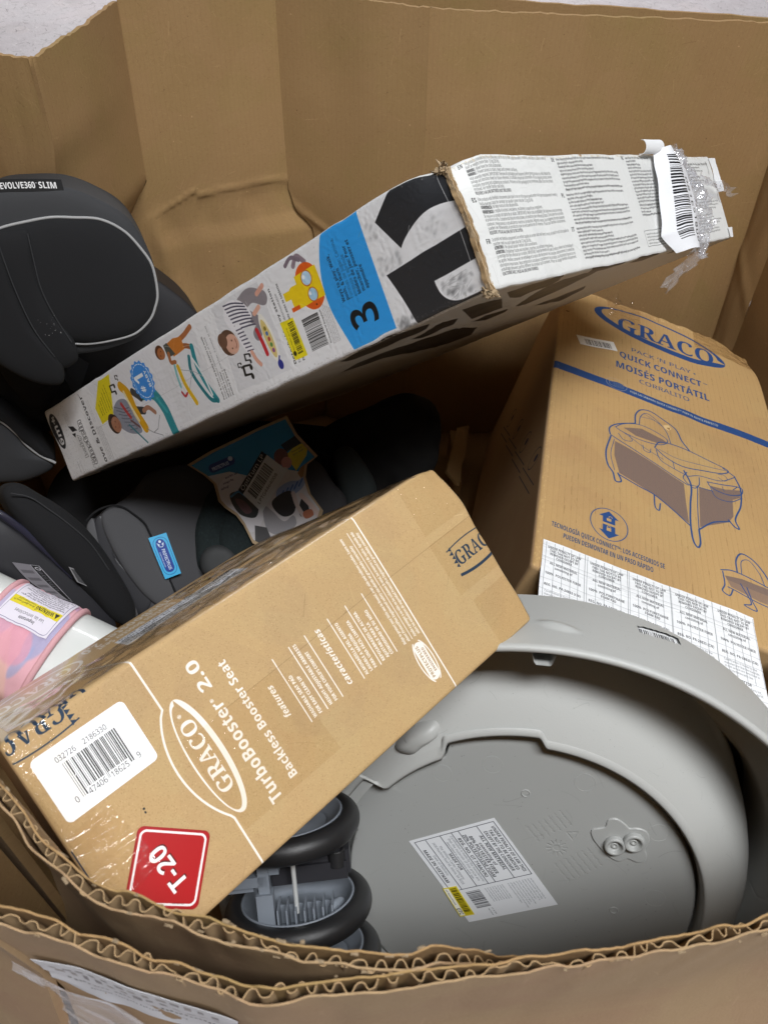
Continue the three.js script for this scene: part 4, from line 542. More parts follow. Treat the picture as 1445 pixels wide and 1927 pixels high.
    poly(x, [[175, 352], [184, 346], [188, 354], [183, 362], [177, 360]], '#d6b784'); poly(x, [[180, 356], [186, 352], [184, 360]], '#8f6b3c'); scuff(x, 40, '#7a5a30', 0.4, 40); scuff(x, 30, '#e3c48f', 0.4, 40); speckle(x, 0, 0, 370, 10, 500, '#e0c493', 0.5, 1.6); speckle(x, 0, 0, 8, 730, 600, '#d9b980', 0.4, 1.6); disc(x, 15, 100, 3, '#6b4a25', 2);
  }, 51);
  front.anisotropy = 16;
  const flutes = canvas(128, 64, 4, (x) => { x.fillStyle = '#808080'; x.fillRect(0, 0, 128, 64); for (let i = 0; i < 16; i++) { const g = x.createLinearGradient(i * 8, 0, i * 8 + 8, 0); g.addColorStop(0, '#808080'); g.addColorStop(0.42, '#8a8a8a'); g.addColorStop(0.5, '#505050'); g.addColorStop(0.58, '#8a8a8a'); g.addColorStop(1, '#808080'); x.fillStyle = g; x.globalAlpha = 0.5 + 0.5 * x.R(); x.fillRect(i * 8, 0, 8, 64); } x.globalAlpha = 1; }, 52); flutes.colorSpace = THREE.NoColorSpace;
  part('panel', bx.face(2, false, (p) => [p[0] / Lp, 1 - p[1] / Hp], [60, 90]), printed(front, { roughness: 0.75, bumpMap: rep(flutes, 2.9, 6), bumpScale: 0.0009 }), t);
  const sideT = canvas(730, 380, 2, (x) => { kraft(x, '#b0906a'); for (let i = 0; i < 90; i++) { x.globalAlpha = 0.13; x.fillStyle = '#6a4a28'; x.fillRect(i * 8.1, 0, 1, 380); } x.globalAlpha = 0.8; for (let i = 0; i < 4; i++) { const a = 120 + i * 110, b = 250 - i * 55; x.strokeStyle = '#2c2f45'; x.lineWidth = 1.6; x.beginPath(); x.moveTo(a, b); x.lineTo(a + 110, b - 60); x.moveTo(a + 6, b + 12); x.lineTo(a + 112, b - 46); x.stroke(); x.beginPath(); x.ellipse(a + 40, b - 50, 14, 26, 0.5, 0, 7); x.stroke(); disc(x, a + 46, b - 56, 5, '#2b2d4a', 9, 0.5); } x.globalAlpha = 1; }, 53);
  part('panel', bx.face(0, false, (p) => [p[1] / Hp, 1 - p[2] / Dp], [80, 40]), printed(sideT, { roughness: 0.85 }), t);
  const km = S({ map: kraftPlain, roughness: 0.85 }), kuv = (i, j) => (p) => [p[i] / 0.4, p[j] / 0.4];
  part('panel', bx.face(0, true, kuv(1, 2)), km, t); part('panel', bx.face(1, false, kuv(0, 2)), km, t); part('panel', bx.face(1, true, kuv(0, 2)), km, t); part('panel', bx.face(2, true, kuv(0, 1)), km, t);
  const mm = (pts) => pts.map(([a, b]) => [a / 1000 * PK, b / 1000 * PK]);
  const bl = canvas(72, 26, 12, (x) => { x.fillStyle = '#eff0ef'; x.fillRect(0, 0, 72, 26); bars(x, 13, 7, 50, 16, 24, '#222'); }, 54);
  part('barcode_label', bx.patch(2, false, mm([[33, 173], [98, 154], [105, 180], [41, 199]]), 0.0008), S({ map: bl, roughness: 0.5 }), t, 'small white barcode label');
  const law = canvas(255, 130, 7, (x) => {
    x.fillStyle = '#eef0f2'; x.fillRect(0, 0, 255, 130); x.strokeStyle = '#7d8287'; x.lineWidth = 0.6; const cw = 51;
    for (let i = 1; i < 5; i++) { x.beginPath(); x.moveTo(i * cw, 0); x.lineTo(i * cw, 130); x.stroke(); } for (const y of [8, 27, 33, 60, 76, 100, 118]) { x.globalAlpha = 0.5; x.beginPath(); x.moveTo(0, y); x.lineTo(255, y); x.stroke(); } x.globalAlpha = 0.6; x.lineWidth = 0.7; for (let i = 0; i < 26; i++) { x.beginPath(); x.moveTo(4 + i * 10, 2); x.lineTo(4 + i * 10 + x.R() * 2 - 1, 100); x.stroke(); } x.globalAlpha = 1;
    ['POLYESTER FIBER', 'POLYURETHANE|FOAM PAD', 'POLYURETHANE|FOAM PAD', 'POLYESTER FIBER', 'POLYESTER FIBER'].forEach((m, i) => {
      const cx = i * cw + 26, c = (s, y, w, h = 3.6) => T(x, s, cx - w / 2, y, w, h, { color: '#2f3236' });
      c('UNDER PENALTY OF LAW', 12, 40); c('THIS TAG NOT TO BE', 17, 35); c('REMOVED EXCEPT BY', 22, 34); c('CONSUMER', 27, 19); c('ALL NEW MATERIAL', 37, 33); c('consisting of', 42.5, 21);
      T(x, '100%', i * cw + 5, 53, 10, 3.6, { color: '#2f3236' }); const mm2 = m.split('|'); T(x, mm2[0], i * cw + 17, 53, 30, 3.6, { color: '#2f3236' }); if (mm2[1]) T(x, mm2[1], i * cw + 19, 58, 18, 3.6, { color: '#2f3236' });
      c('REG. NO. PA-24833 (CN)', 70, 42); T(x, 'Certification is made by the', i * cw + 6, 80, 38, 3, { color: '#6a6e73', style: 'normal' }); T(x, 'manufacturer that the materials', i * cw + 6, 84.5, 40, 3, { color: '#6a6e73', style: 'normal' }); T(x, 'in this article are described in', i * cw + 6, 89, 40, 3, { color: '#6a6e73', style: 'normal' }); T(x, 'accordance with law.', i * cw + 10, 93.5, 28, 3, { color: '#6a6e73', style: 'normal' });
      c('MADE FOR', 104, 17); T(x, 'Graco Children’s Products Inc.', i * cw + 5, 109, 40, 3, { color: '#6a6e73', style: 'normal' }); T(x, '6655 Peachtree Dunwoody Rd NE', i * cw + 5, 113.5, 41, 3, { color: '#6a6e73', style: 'normal' }); T(x, 'Atlanta, GA 30328', i * cw + 12, 118, 26, 3, { color: '#6a6e73', style: 'normal' }); c('DATE OF DELIVERY', 126, 28);
    });
  }, 55);
  law.anisotropy = 16;
  part('paper_label', bx.patch(2, false, mm([[11, 683], [266, 689], [266, 819], [11, 813]]), 0.0008, [40, 24], 0.0002, (s, u) => 0.0007 * noise(s * 10, u * 7, 2)), S({ map: law, roughness: 0.55, bumpMap: rep(dents, 2, 2), bumpScale: 0.001 }), t, 'wide white paper label in five columns');
  const sl = canvas(60, 40, 8, (x) => { x.fillStyle = '#eef0f2'; x.fillRect(0, 0, 60, 40); for (let i = 0; i < 8; i++) greek(x, 4, 6 + i * 4.2, 40, 2.2, '#55585c'); }, 56);
  part('paper_label', bx.patch(2, false, mm([[285, 738], [345, 742], [345, 786], [285, 780]]), 0.0008), S({ map: sl, roughness: 0.55 }), t);
  part('packing_tape', bx.patch(2, false, mm([[84, -2], [150, -2], [146, 78], [90, 60]]), 0.0016, [50, 50], 0.00008, (s, u) => 0.0022 * noise(s * 9, u * 20, 3)), M.tape, t);
  part('packing_tape', bx.patch(2, false, mm([[250, 2], [368, 6], [362, 54], [250, 60]]), 0.0014, [50, 30], 0.00008, (s, u) => 0.0012 * noise(s * 9, u * 9, 3)), M.tape, t);
  part('packing_tape', grid(40, 16, (s, u) => bx.world([0.095 + 0.05 * s, -0.022 * u + 0.004 * noise(s * 5, u * 3, 2), -0.003 - 0.020 * u * noise(s * 4 + 2, 1, 5) + 0.004 * noise(s * 18, u * 12, 4)]), (s, u) => [s, u]), M.film, t);
}

// ---------------------------------------------------------------- the round grey plastic base
{
  const K = 1.32, F = frame([0.1783, 0.4326, -0.1864], [-0.1788, 0.4903, 0.853]);
  const at = (x, y, z) => F.at(x * K, y * K, z * K), pol = (r, th, z) => at(r * Math.cos(th), r * Math.sin(th), z), DEG = Math.PI / 180;
  const t = thing('plastic_base', 'round grey moulded plastic base with a deep rim and a white care label', 'toy base', V(0.15, 0.16, -0.1));
  const ridge = (th) => { let d = ((th / DEG) % 360 + 360) % 360; const p = (a, b, s) => sstep(a - s, a + s, d) * (1 - sstep(b - s, b + s, d)); return 139.5 + 8.5 * p(94, 123, 1.6) - 3 * p(125, 148, 1) + 16 * p(149, 170, 1); };
  // outer rim: skirt with a slot and a dimple, rounded lip, inner wall and trough
  const zs = []; for (let i = 0; i <= 52; i++) zs.push(-82 + i * 1.5); const N = 900, pos = [], uv = [], idx = [];
  for (let i = 0; i <= N; i++) for (const z of zs) { const th = i / N * 2 * Math.PI, d = th / DEG; const e = ((d - 94.8) / 2.9) ** 2 + ((z + 33 + (d - 94.8) * 1.1) / 4.6) ** 2; const r = 240 - 1.2 * ((z + 40) / 40) ** 2 * 0.3 + 2.4 * Math.exp(-e * e); const p = pol(r, th, z); pos.push(p.x, p.y, p.z); uv.push(th, z / 100); }
  const n = zs.length, inSlot = (d, z) => { const u = (d - 76.2) / 4.4, zc = -65.5 - (76.2 - d) * 1.3; return Math.pow(Math.abs(u), 4) + Math.pow(Math.abs((z - zc) / 6.2), 4) < 1; };
  for (let i = 0; i < N; i++) for (let j = 0; j < n - 1; j++) { const d = (i + 0.5) / N * 360, z = zs[j] + 0.75; if (inSlot(d, z)) continue; const a = i * n + j, b = a + n; idx.push(a, b, b + 1, a, b + 1, a + 1); }
  const skirt = geoOf(pos, uv, idx);
  const shallow = (th) => { const d = th / DEG; return sstep(12, 55, d) * (1 - sstep(200, 260, d)); };
  const lathe = (prof, M2 = 360, fn) => grid(M2, prof.length - 1, (s, q) => { const th = s * 2 * Math.PI, p = prof[Math.round(q * (prof.length - 1))]; return pol(p[0] + (fn ? fn(th, p) : 0), th, p[1] < -80 ? lerp(p[1], -80 + (p[1] + 80) * 0.05, shallow(th)) : p[1]); }, (s, q) => [s * 6, q]);
  const lip = []; for (let i = 0; i <= 10; i++) { const a = i / 10 * Math.PI; lip.push([236.9 + 3.1 * Math.cos(a), -4 + 3.6 * Math.sin(a)]); }
  part('rim', mergeGeometries([skirt, lathe([...lip, [233.5, -30], [232, -79], [226, -130], [212, -195], [194, -215]]), lathe([[239.5, -82], [238, -84], [205, -90], [200, -150]])]), M.tub, t);
  // crown with the raised ridge round the plate
  const dR = { '-215': 38, '-150': 38, '-125': 38, '-108': 38, '-92': 39, '-78': 38, '-66': 34, '-55.5': 27, '-46': 18, '-38.5': 9, '-33': 3, '-30': 0 }, lean = (th) => { const d = th / DEG; return sstep(30, 100, d) * (1 - sstep(190, 250, d)); };
  const crown = [[194, -215], [194, -150], [192.3, -125], [191.2, -108], [189.3, -92], [186.5, -78], [182.4, -66], [177, -55.5], [170, -46], [162, -38.5], [154, -33], [148, -30]];
  part('bowl', mergeGeometries([lathe(crown, 420, (th, p) => lean(th) * (dR[p[1]] ?? 0)), lathe([[170, -50], [0.01, -52]]), lathe([[148, -30], [0, -28.6], [0, -28.2], [0, -28.6], [0, -38], [0, -52]].map((p, i) => (i ? [0, p[1], i] : p)), 720, (th, p) => (p[0] ? Math.max(0, ridge(th) + 8 - 148) : ridge(th) + [0, 6.2, 3.6, 0.9, 0.2, 0][p[2]]))]), M.tub, t);
  const marks = canvas(300, 300, 5, (x) => {
    x.fillStyle = '#808080'; x.fillRect(0, 0, 300, 300); x.translate(150, 150); const w = '#b8b8b8';
    x.save(); x.translate(22, -52); x.rotate(0.75); x.strokeStyle = w; x.fillStyle = w; x.lineWidth = 1; x.beginPath(); x.moveTo(-6, -12); x.lineTo(2, -12); x.lineTo(-2, -19); x.closePath(); x.stroke(); for (let i = 0; i < 12; i++) { x.beginPath(); const a = i / 12 * 6.283; x.moveTo(2 + 4.5 * Math.cos(a), 3 + 4.5 * Math.sin(a)); x.lineTo(2 + 8 * Math.cos(a), 3 + 8 * Math.sin(a)); x.stroke(); } x.beginPath(); x.arc(2, 3, 2.6, 0, 7); x.fill();
    for (let i = 0; i < 7; i++) { greek(x, -26, -18 + i * 5, 16, 2, w, 1); greek(x, 14, -16 + i * 5, 20, 2, w, 1); } x.restore();
    x.strokeStyle = '#8c8c8c'; x.lineWidth = 0.3; for (let i = 0; i < 60; i++) { x.beginPath(); const a = (x.R() - 0.5) * 280, b = (x.R() - 0.5) * 280; x.moveTo(a, b); x.lineTo(a + (x.R() - 0.5) * 30, b + (x.R() - 0.5) * 30); x.stroke(); }
  }, 61); marks.colorSpace = THREE.NoColorSpace;
  const zd = -37.5, PM = Ph({ map: plasticMap, color: col(0.37, 0.38, 0.37), roughness: 0.42, bumpMap: marks, bumpScale: 0.0012 }), PM2 = Ph({ color: col(0.37, 0.38, 0.37), roughness: 0.4 });
  const plate = grid(360, [0, 0.3, 0.6, 0.9, 0.97, 0.985, 1], (s, q) => { const th = s * 2 * Math.PI, R = ridge(th) - 2.6; return q > 0.99 ? pol(R, th, zd - 6) : pol(R * q / 0.985, th, zd - (q > 0.98 ? 0.6 : 0)); }, (s, q) => { const th = s * 2 * Math.PI, R = ridge(th) - 2.6, r = R * Math.min(1, q / 0.985); return [0.5 + r * Math.cos(th) / 300, 0.5 + r * Math.sin(th) / 300]; });
  part('plate', plate, PM, t);
  const lab = canvas(100, 75, 11, (x) => {
    x.fillStyle = '#dfe2e6'; x.fillRect(0, 0, 100, 75); x.strokeStyle = '#2e3440'; x.lineWidth = 0.6; x.strokeRect(3, 2.5, 60, 69); for (const y of [17, 33, 39, 49, 62]) { x.beginPath(); x.moveTo(3, y); x.lineTo(63, y); x.stroke(); }
    const c = (s, y, w, h = 2.8, o = {}) => T(x, s, 33 - w / 2, y, w, h, { color: '#20252d', ...o });
    c('UNDER PENALTY OF LAW THIS', 7, 52); c('TAG NOT TO BE REMOVED', 11, 46); c('EXCEPT BY THE CONSUMER', 15, 46); c('ALL NEW MATERIAL', 20.5, 40, 3); c('consisting of', 24.5, 26, 2.6); c('80% POLYESTER FIBER', 28.5, 44, 3); c('20% POLYETHYLENE FOAM', 32.3, 50, 3); c('REG. NO. UT 718A(VN)', 37.6, 46, 2.8);
    const n2 = { color: '#5a6069', style: 'normal' }; c('Certification is made by the manufacturer', 42, 54, 2, n2); c('that the materials of this article are', 45, 50, 2, n2); c('described in accordance with law.', 48, 44, 2, n2); c('MADE FOR', 52.5, 20, 2.6); c('The William Carter Company', 55.6, 40, 2.2, n2); c('3438 Peachtree Road NE, Atlanta, GA 30326', 58.8, 50, 2.2, n2); c('Date of Delivery', 65.3, 24, 2.2, n2); c('MADE IN VIETNAM', 69.8, 40, 2.8);
    for (let i = 0; i < 9; i++) greek(x, 67, 6 + i * 2.4, 30 - x.R() * 8, 1.2, '#6d737b', 0.8); for (let i = 0; i < 8; i++) greek(x, 67, 30 + i * 2.1, 16, 1.1, '#6d737b', 0.8); bars(x, 67, 49, 20, 12, 20, '#23262b'); for (let i = 0; i < 2; i++) greek(x, 89, 50 + i * 3, 8, 1.3, '#5a6069');
  }, 62);
  const P4 = [[-92, 22], [-30.6, 63.4], [34.6, -6], [-30.2, -46]];
  part('paper_label', sheet(10, 10, (s, q) => at(lerp(lerp(P4[0][0], P4[3][0], s), lerp(P4[1][0], P4[2][0], s), q), lerp(lerp(P4[0][1], P4[3][1], s), lerp(P4[1][1], P4[2][1], s), q), zd + 0.5), 0.0002, (s, q) => [s, q]), S({ map: lab, roughness: 0.5 }), t, 'white care label with ruled text');
  const yl = canvas(34, 14, 20, (x) => { x.fillStyle = '#d9c92f'; x.fillRect(0, 0, 34, 14); x.fillStyle = '#ecebe0'; x.fillRect(1, 8.6, 32, 4.6); T(x, 'UTC', 24, 13, 8, 4, { color: '#222' }); greek(x, 2, 12, 18, 1.6, '#444'); x.fillStyle = '#c7b51d'; x.fillRect(1, 1, 32, 7); bars(x, 2, 1.6, 28, 6, 20, '#26240f'); }, 63);
  const Y4 = [[-57.5, -17.4], [-47.2, -11.4], [-27.4, -36], [-38.3, -42]];
  part('yellow_sticker', sheet(6, 6, (s, q) => at(lerp(lerp(Y4[0][0], Y4[3][0], s), lerp(Y4[1][0], Y4[2][0], s), q), lerp(lerp(Y4[0][1], Y4[3][1], s), lerp(Y4[1][1], Y4[2][1], s), q), zd + 0.95), 0.0002, (s, q) => [s, q]), S({ map: yl, roughness: 0.5 }), t, 'small yellow barcode sticker');
  // moulded relief: cloud-shaped boss with two eyelets, ejector rings, slots
  const ext = (pts, h, z) => { const sh = new THREE.Shape(smoothLoop(pts, 90).map((p) => new THREE.Vector2(p.x, p.y))); const g = new THREE.ExtrudeGeometry(sh, { depth: h, bevelEnabled: true, bevelSize: 1, bevelThickness: 1, bevelSegments: 3 }), P = g.attributes.position; for (let i = 0; i < P.count; i++) { const p = at(P.getX(i), P.getY(i), z + P.getZ(i)); P.setXYZ(i, p.x, p.y, p.z); } g.computeVertexNormals(); return g; };
  part('cloud_boss', ext([[43.8, 72.4], [52.6, 78], [53.3, 84.9], [58, 87.3], [64.6, 84.6], [69.5, 81.4], [75, 83], [81.7, 81.9], [85.6, 74.7], [84.5, 66.6], [87.3, 60.6], [87.3, 55.9], [82.7, 53.4], [75, 54.8], [69.5, 50.5], [61.2, 52.8], [50.6, 61.3], [46.1, 66.2]], 0.5, zd - 0.4), PM2, t);
  for (const [x, y] of [[62.4, 64.8], [75.2, 71.8]]) part('eyelet', grid(40, 10, (s, q) => { const a = s * 2 * Math.PI, pr = [[8.2, 1.2], [8, 4], [7.4, 5], [6.2, 5.2], [5.2, 4.6], [4.6, 2.4], [3, 1.8], [2.4, 3], [1.6, 3], [0.6, 1.8], [0.01, 1.8]][Math.round(q * 10)]; return at(x + pr[0] * Math.cos(a), y + pr[0] * Math.sin(a), zd + pr[1]); }), PM2, t);
  const ring = (x, y, r, w) => { const L = []; for (let i = 0; i < 40; i++) { const a = i / 40 * 2 * Math.PI; L.push(at(x + r * Math.cos(a), y + r * Math.sin(a), zd)); } return tube(L, w / 1000, true, 60, 6); };
  for (const [x, y, r] of [[28.4, 113.6, 7.6], [91.2, 83.6, 7.6], [-77.4, 93.5, 7.6], [-41.5, 111.3, 7.6], [105, 22, 7.6], [-12, 92.3, 3], [77.7, 1, 3]]) part('mould_ring', ring(x, y, r, r < 5 ? 0.7 : 0.22), PM2, t);
  part('rim_tab', (() => { const g = []; for (const q of [0]) g.push(grid(10, 8, (s, u) => { const th = (95.2 + 4 * s) * DEG, edge = Math.min(1, Math.min(s, 1 - s) * 6), dz = Math.min(1, (1 - u) * 5); return pol(232 - 9 * Math.sqrt(edge) * Math.sqrt(Math.min(1, dz)), th, -6 - 24 * u); })); return mergeGeometries(g); })(), M.tub, t);
  part('latch', puff({ ...F, at: (x, y, h = 0) => at(x, y, -42 + h) }, [[-118, 108], [-112, 124], [-100, 136], [-88, 140], [-84, 132], [-94, 118], [-104, 106]], 16, { k: 3, down: 14, n: 50, rings: 8 }), M.tub, t);
  const sl = canvas(40, 14, 16, (x) => { x.fillStyle = '#e8e9ea'; x.fillRect(0, 0, 40, 14); bars(x, 5, 2.4, 29, 6.5, 22, '#26282b'); x.fillStyle = '#e8e9ea'; for (let i = 0; i < 14; i++) x.fillRect(5 + x.R() * 28, 7.5 + x.R() * 1.4, 1.4, 2); greek(x, 8, 11.5, 22, 1.5, '#3c3f44'); }, 64);
  part('slot_label', grid(16, 6, (s, q) => { const d = 81.6 - 10.6 * s; return pol(237.4, d * DEG, -65.5 - (76.2 - d) * 1.3 + 9 - 18 * q); }, (s, q) => [s, q]), S({ map: sl, roughness: 0.5 }), t, 'barcode label seen through the rim slot');
}

// ---------------------------------------------------------------- twin caster wheels
{
  const ax = V(-0.13, 0.6655, -0.7353).normalize();
  const t = thing('caster_wheels', 'stacked black rubber stroller wheels with blue-grey hubs, lying under the booster seat box', 'wheels', V(-0.04, 0.43, -0.19));
  const u = V(1, 0, 0).addScaledVector(ax, -ax.x).normalize(), v = ax.clone().cross(u);
  const C2 = V(-0.0384, 0.49, -0.1897), rev = (c, prof, seg = 96) => grid(seg, prof.length - 1, (s, q) => { const a = s * 2 * Math.PI, p = prof[Math.round(q * (prof.length - 1))]; return c.clone().addScaledVector(u, p[0] * Math.cos(a) / 1000).addScaledVector(v, p[0] * Math.sin(a) / 1000).addScaledVector(ax, p[1] / 1000); });
  const tyre = []; for (let i = 0; i <= 26; i++) { const a = -2.35 + i / 26 * 4.7; tyre.push([58.5 + 10.5 * Math.cos(a), 11.5 * Math.sin(a)]); } tyre.push([51.5, 8], [51.5, -8], tyre[0]);
  const dish = [[53.4, 6], [53.2, 10], [52, 11], [50.4, 10], [46, 5.5], [40, 1.5], [38.6, 1.2], [37.8, -0.6], [37, -1], [14, -1], [13, 0.6], [11, 1], [0.01, 1]], deep = [[53.4, 6], [53.2, 10], [52, 11], [50.4, 10], [47, 2], [43, -7], [36, -9], [0.01, -9]];
  const wheel = (c, prof) => { const w = new THREE.Group(); w.name = numbered('wheel'); w.position.copy(c).sub(t.position); t.add(w); part('tyre', rev(c, tyre), M.rubber, w); part('hub', rev(c, prof), M.hub, w); return w; };
  const C1 = C2.clone().addScaledVector(ax, 0.078).addScaledVector(u, -0.004), C3 = C2.clone().addScaledVector(ax, -0.052).addScaledVector(u, 0.004).addScaledVector(v, 0.004);
  wheel(C1, dish); const w2 = wheel(C2, deep); wheel(C3, dish);
  const at = (a, b, h) => C2.clone().addScaledVector(u, a / 1000).addScaledVector(v, b / 1000).addScaledVector(ax, h / 1000), q = new THREE.Quaternion().setFromRotationMatrix(new THREE.Matrix4().makeBasis(u, v, ax));
  const bx = (a, b, h, x, y, z) => box(at(a, b, h), x / 2000, y / 2000, z / 2000, q);
  const ribs = []; for (let i = 0; i < 7; i++) { const a = -16 + i * 8.2; ribs.push(bx(a, -22 + Math.abs(i - 3) * 1.4, 2, 1.7, 26, 22)); } for (let i = 0; i < 6; i++) ribs.push(bx(-12 + i * 8.2, -12, 0, 7, 1.6, 17)); 
  ribs.forEach((g, i) => part('hub_rib', g, M.hub, w2));
  part('bracket', mergeGeometries([bx(-26, -26, 14, 15, 13, 30), bx(-26, -24, 36, 10, 10, 34), bx(-40, -16, 40, 34, 26, 9), bx(-52, -10, 30, 30, 20, 5), bx(-18, -20, 48, 12, 12, 8)]), M.hub, t, 'blue-grey plastic bracket');
  part('fork', mergeGeometries([bx(14, 4, 34, 70, 30, 16), bx(30, 6, 40, 44, 26, 22)]), M.shell, t, 'black fork between the wheels'); part('fork_plug', rev(at(40, -6, 46), [[8, -9], [8, 5], [7.4, 6], [5.6, 6], [5.2, 4], [0.01, 4]], 40), M.rubber, t); part('axle', tube([at(1, -24, 6), at(1, -24, 64)], 0.0022, false, 4, 10), M.metal, t);
  part('hub_fin', puff({ at: (x, y, h = 0) => at(x, y, h) , N: ax }, [[28, -18], [36, -6], [44, -4], [40, -16], [32, -24]], 9, { down: 8, n: 40, rings: 6 }), M.hub, w2);
}

// ---------------------------------------------------------------- child seats and the rest at the left
{ // seat 1: the tall black seat with grey piping
  const F = frame([-0.3788, 0.6858, -0.9125], [0.3, 0.25, 0.921]);
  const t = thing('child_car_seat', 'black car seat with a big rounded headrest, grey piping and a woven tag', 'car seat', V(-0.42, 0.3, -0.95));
  part('headrest_cover', puff(F, [[-150, 92], [-93, 108], [-66, 116], [-34, 116], [5, 112], [29, 103], [49, 91], [67, 78], [80, 63], [92, 35], [98, 8], [99, -20], [96, -44], [86, -72], [60, -96], [20, -108], [-40, -110], [-110, -100], [-165, -60], [-175, 30]], 12, { k: 7, base: -8, down: 95, n: 140 }), M.charcoal, t);
  const pip = [[-120, 54], [-107, 61], [-79, 72], [-45, 77], [-15, 79], [11, 76], [44, 70], [70, 52], [87, 26], [95, 8], [97, -8], [95, -39], [89, -54], [80, -69], [56, -87], [19, -93], [-11, -93], [-37, -88]];
  part('headrest_pad', puff(F, [...pip, [-60, -92], [-110, -88], [-160, -40], [-160, 30]], 18, { k: 4, base: 1, down: 20, n: 140, cx: -10, cy: -5 }), M.black, t);
  part('piping', pipe(F, pip, 4.5, 1.9, 160), M.piping, t);
  part('centre_pad', puff(F, [[-120, 66], [-60, 71], [-46, 68], [-48, 30], [-49, -4], [-42, -43], [-28, -80], [-30, -112], [-60, -120], [-110, -60], [-150, 0], [-150, 50]], 13, { k: 6, base: 11, down: 14, n: 120 }), M.black, t);
  part('centre_pad', puff(F, [[-150, 70], [-100, 66], [-84, 62], [-80, 0], [-72, -55], [-57, -92], [-50, -118], [-58, -140], [-95, -130], [-150, -60]], 13, { k: 6, base: 17, down: 14, n: 120 }), M.black, t);
  for (const [pts, h] of [[[[-46, 66], [-48, 30], [-49, -4], [-42, -43], [-30, -82]], 20], [[[-82, 60], [-79, 0], [-71, -55], [-56, -96]], 27]]) part('seam', pipe(F, pts, h, 0.8, 50), M.charcoal, t);
  { const R = rngOf(17), L = []; for (let i = 0; i < 20; i++) { const x = -60 + R() * 26 - R() * 12, y = -64 + R() * 30, r = 0.25 + R() * 0.4, a = R() * 3; L.push(grid(1, 1, (s, u) => F.at(x + (s - 0.5) * r * 2 * Math.cos(a), y + (u - 0.5) * r, 33))); } part('lint', mergeGeometries(L), S({ color: col(0.4, 0.4, 0.4), roughness: 1 }), t).userData.kind = 'stuff'; }
  const tag = canvas(78, 11, 14, (x) => { x.fillStyle = '#101012'; x.fillRect(0, 0, 78, 11); T(x, 'REVOLVE360', 2, 8.2, 45, 5.6, { color: '#e9e9e9' }); T(x, '™', 47.4, 4.6, 2, 1.2, { color: '#e9e9e9' }); T(x, 'SLIM', 50.5, 8.2, 21, 5.6, { color: '#e9e9e9' }); }, 71);
  part('woven_tag', sheet(24, 6, (s, u) => F.at(lerp(-72, 8, s), lerp(112.5, 127, u) - 6.5 * s * s, -3 + 2 * Math.sin(s * 3) - 1.5 * u), 0.0009, (s, u) => [s, u]), S({ map: tag, roughness: 0.75 }), t, 'black woven tag with white lettering');
  const G = frame([-0.5257, 0.4147, -0.9289], [0.3, 0.25, 0.921]);
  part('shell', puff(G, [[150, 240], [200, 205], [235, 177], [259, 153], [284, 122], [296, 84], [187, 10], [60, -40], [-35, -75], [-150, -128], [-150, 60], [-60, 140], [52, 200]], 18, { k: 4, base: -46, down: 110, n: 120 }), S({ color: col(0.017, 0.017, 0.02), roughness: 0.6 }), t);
  part('seat_body', puff(G, [[-60, 150], [-20, 148], [37, 138], [86, 106], [82, 68], [76, 5], [36, -32], [-3, -24], [-30, 20], [-60, 60]], 22, { k: 4, base: -24, down: 40 }), M.black, t);
  part('centre_pad', puff(G, [[10, 222], [34, 190], [52, 150], [76, 116], [82, 92], [58, 44], [11, 4], [-14, 44], [-26, 93], [-20, 170]], 20, { k: 4, base: -6, down: 40, n: 120 }), M.black, t);
  part('strap', sheet(10, 6, (s, u) => G.at(lerp(lerp(82, 57, s), lerp(106, 76, s), u), lerp(lerp(92, 46, s), lerp(68, 17, s), u), -8 + 5 * Math.sin(Math.PI * s)), 0.0016, (s, u) => [s, u]), S({ color: col(0.035, 0.042, 0.055), roughness: 0.6, bumpMap: rep(weave, 8, 3), bumpScale: 0.0015 }), t);
  part('bolster', puff(G, [[-130, 62], [-90, 62], [-63, 54], [-38, 27], [-10, -14], [6, -56], [14, -88], [3, -83], [-9, -65], [-22, -45], [-29, -26], [-47, 4], [-75, 15], [-130, 18]], 16, { k: 5, base: 2, down: 60, cx: -34, cy: 8 }), M.black, t);
  part('bolster', puff(G, [[-140, 14], [-75, 14], [-47, 3], [-29, -27], [-21, -46], [-6, -69], [14, -90], [4, -104], [-40, -117], [-81, -112], [-140, -104]], 14, { k: 5, base: 0, down: 60 }), M.charcoal, t, 'charcoal lower bolster below grey piping');
  part('piping', pipe(G, [[-100, 18], [-68, 14], [-47, 4], [-28, -26], [-21, -45], [-6, -69], [14, -89]], 11, 2.4, 60), M.piping, t);
}
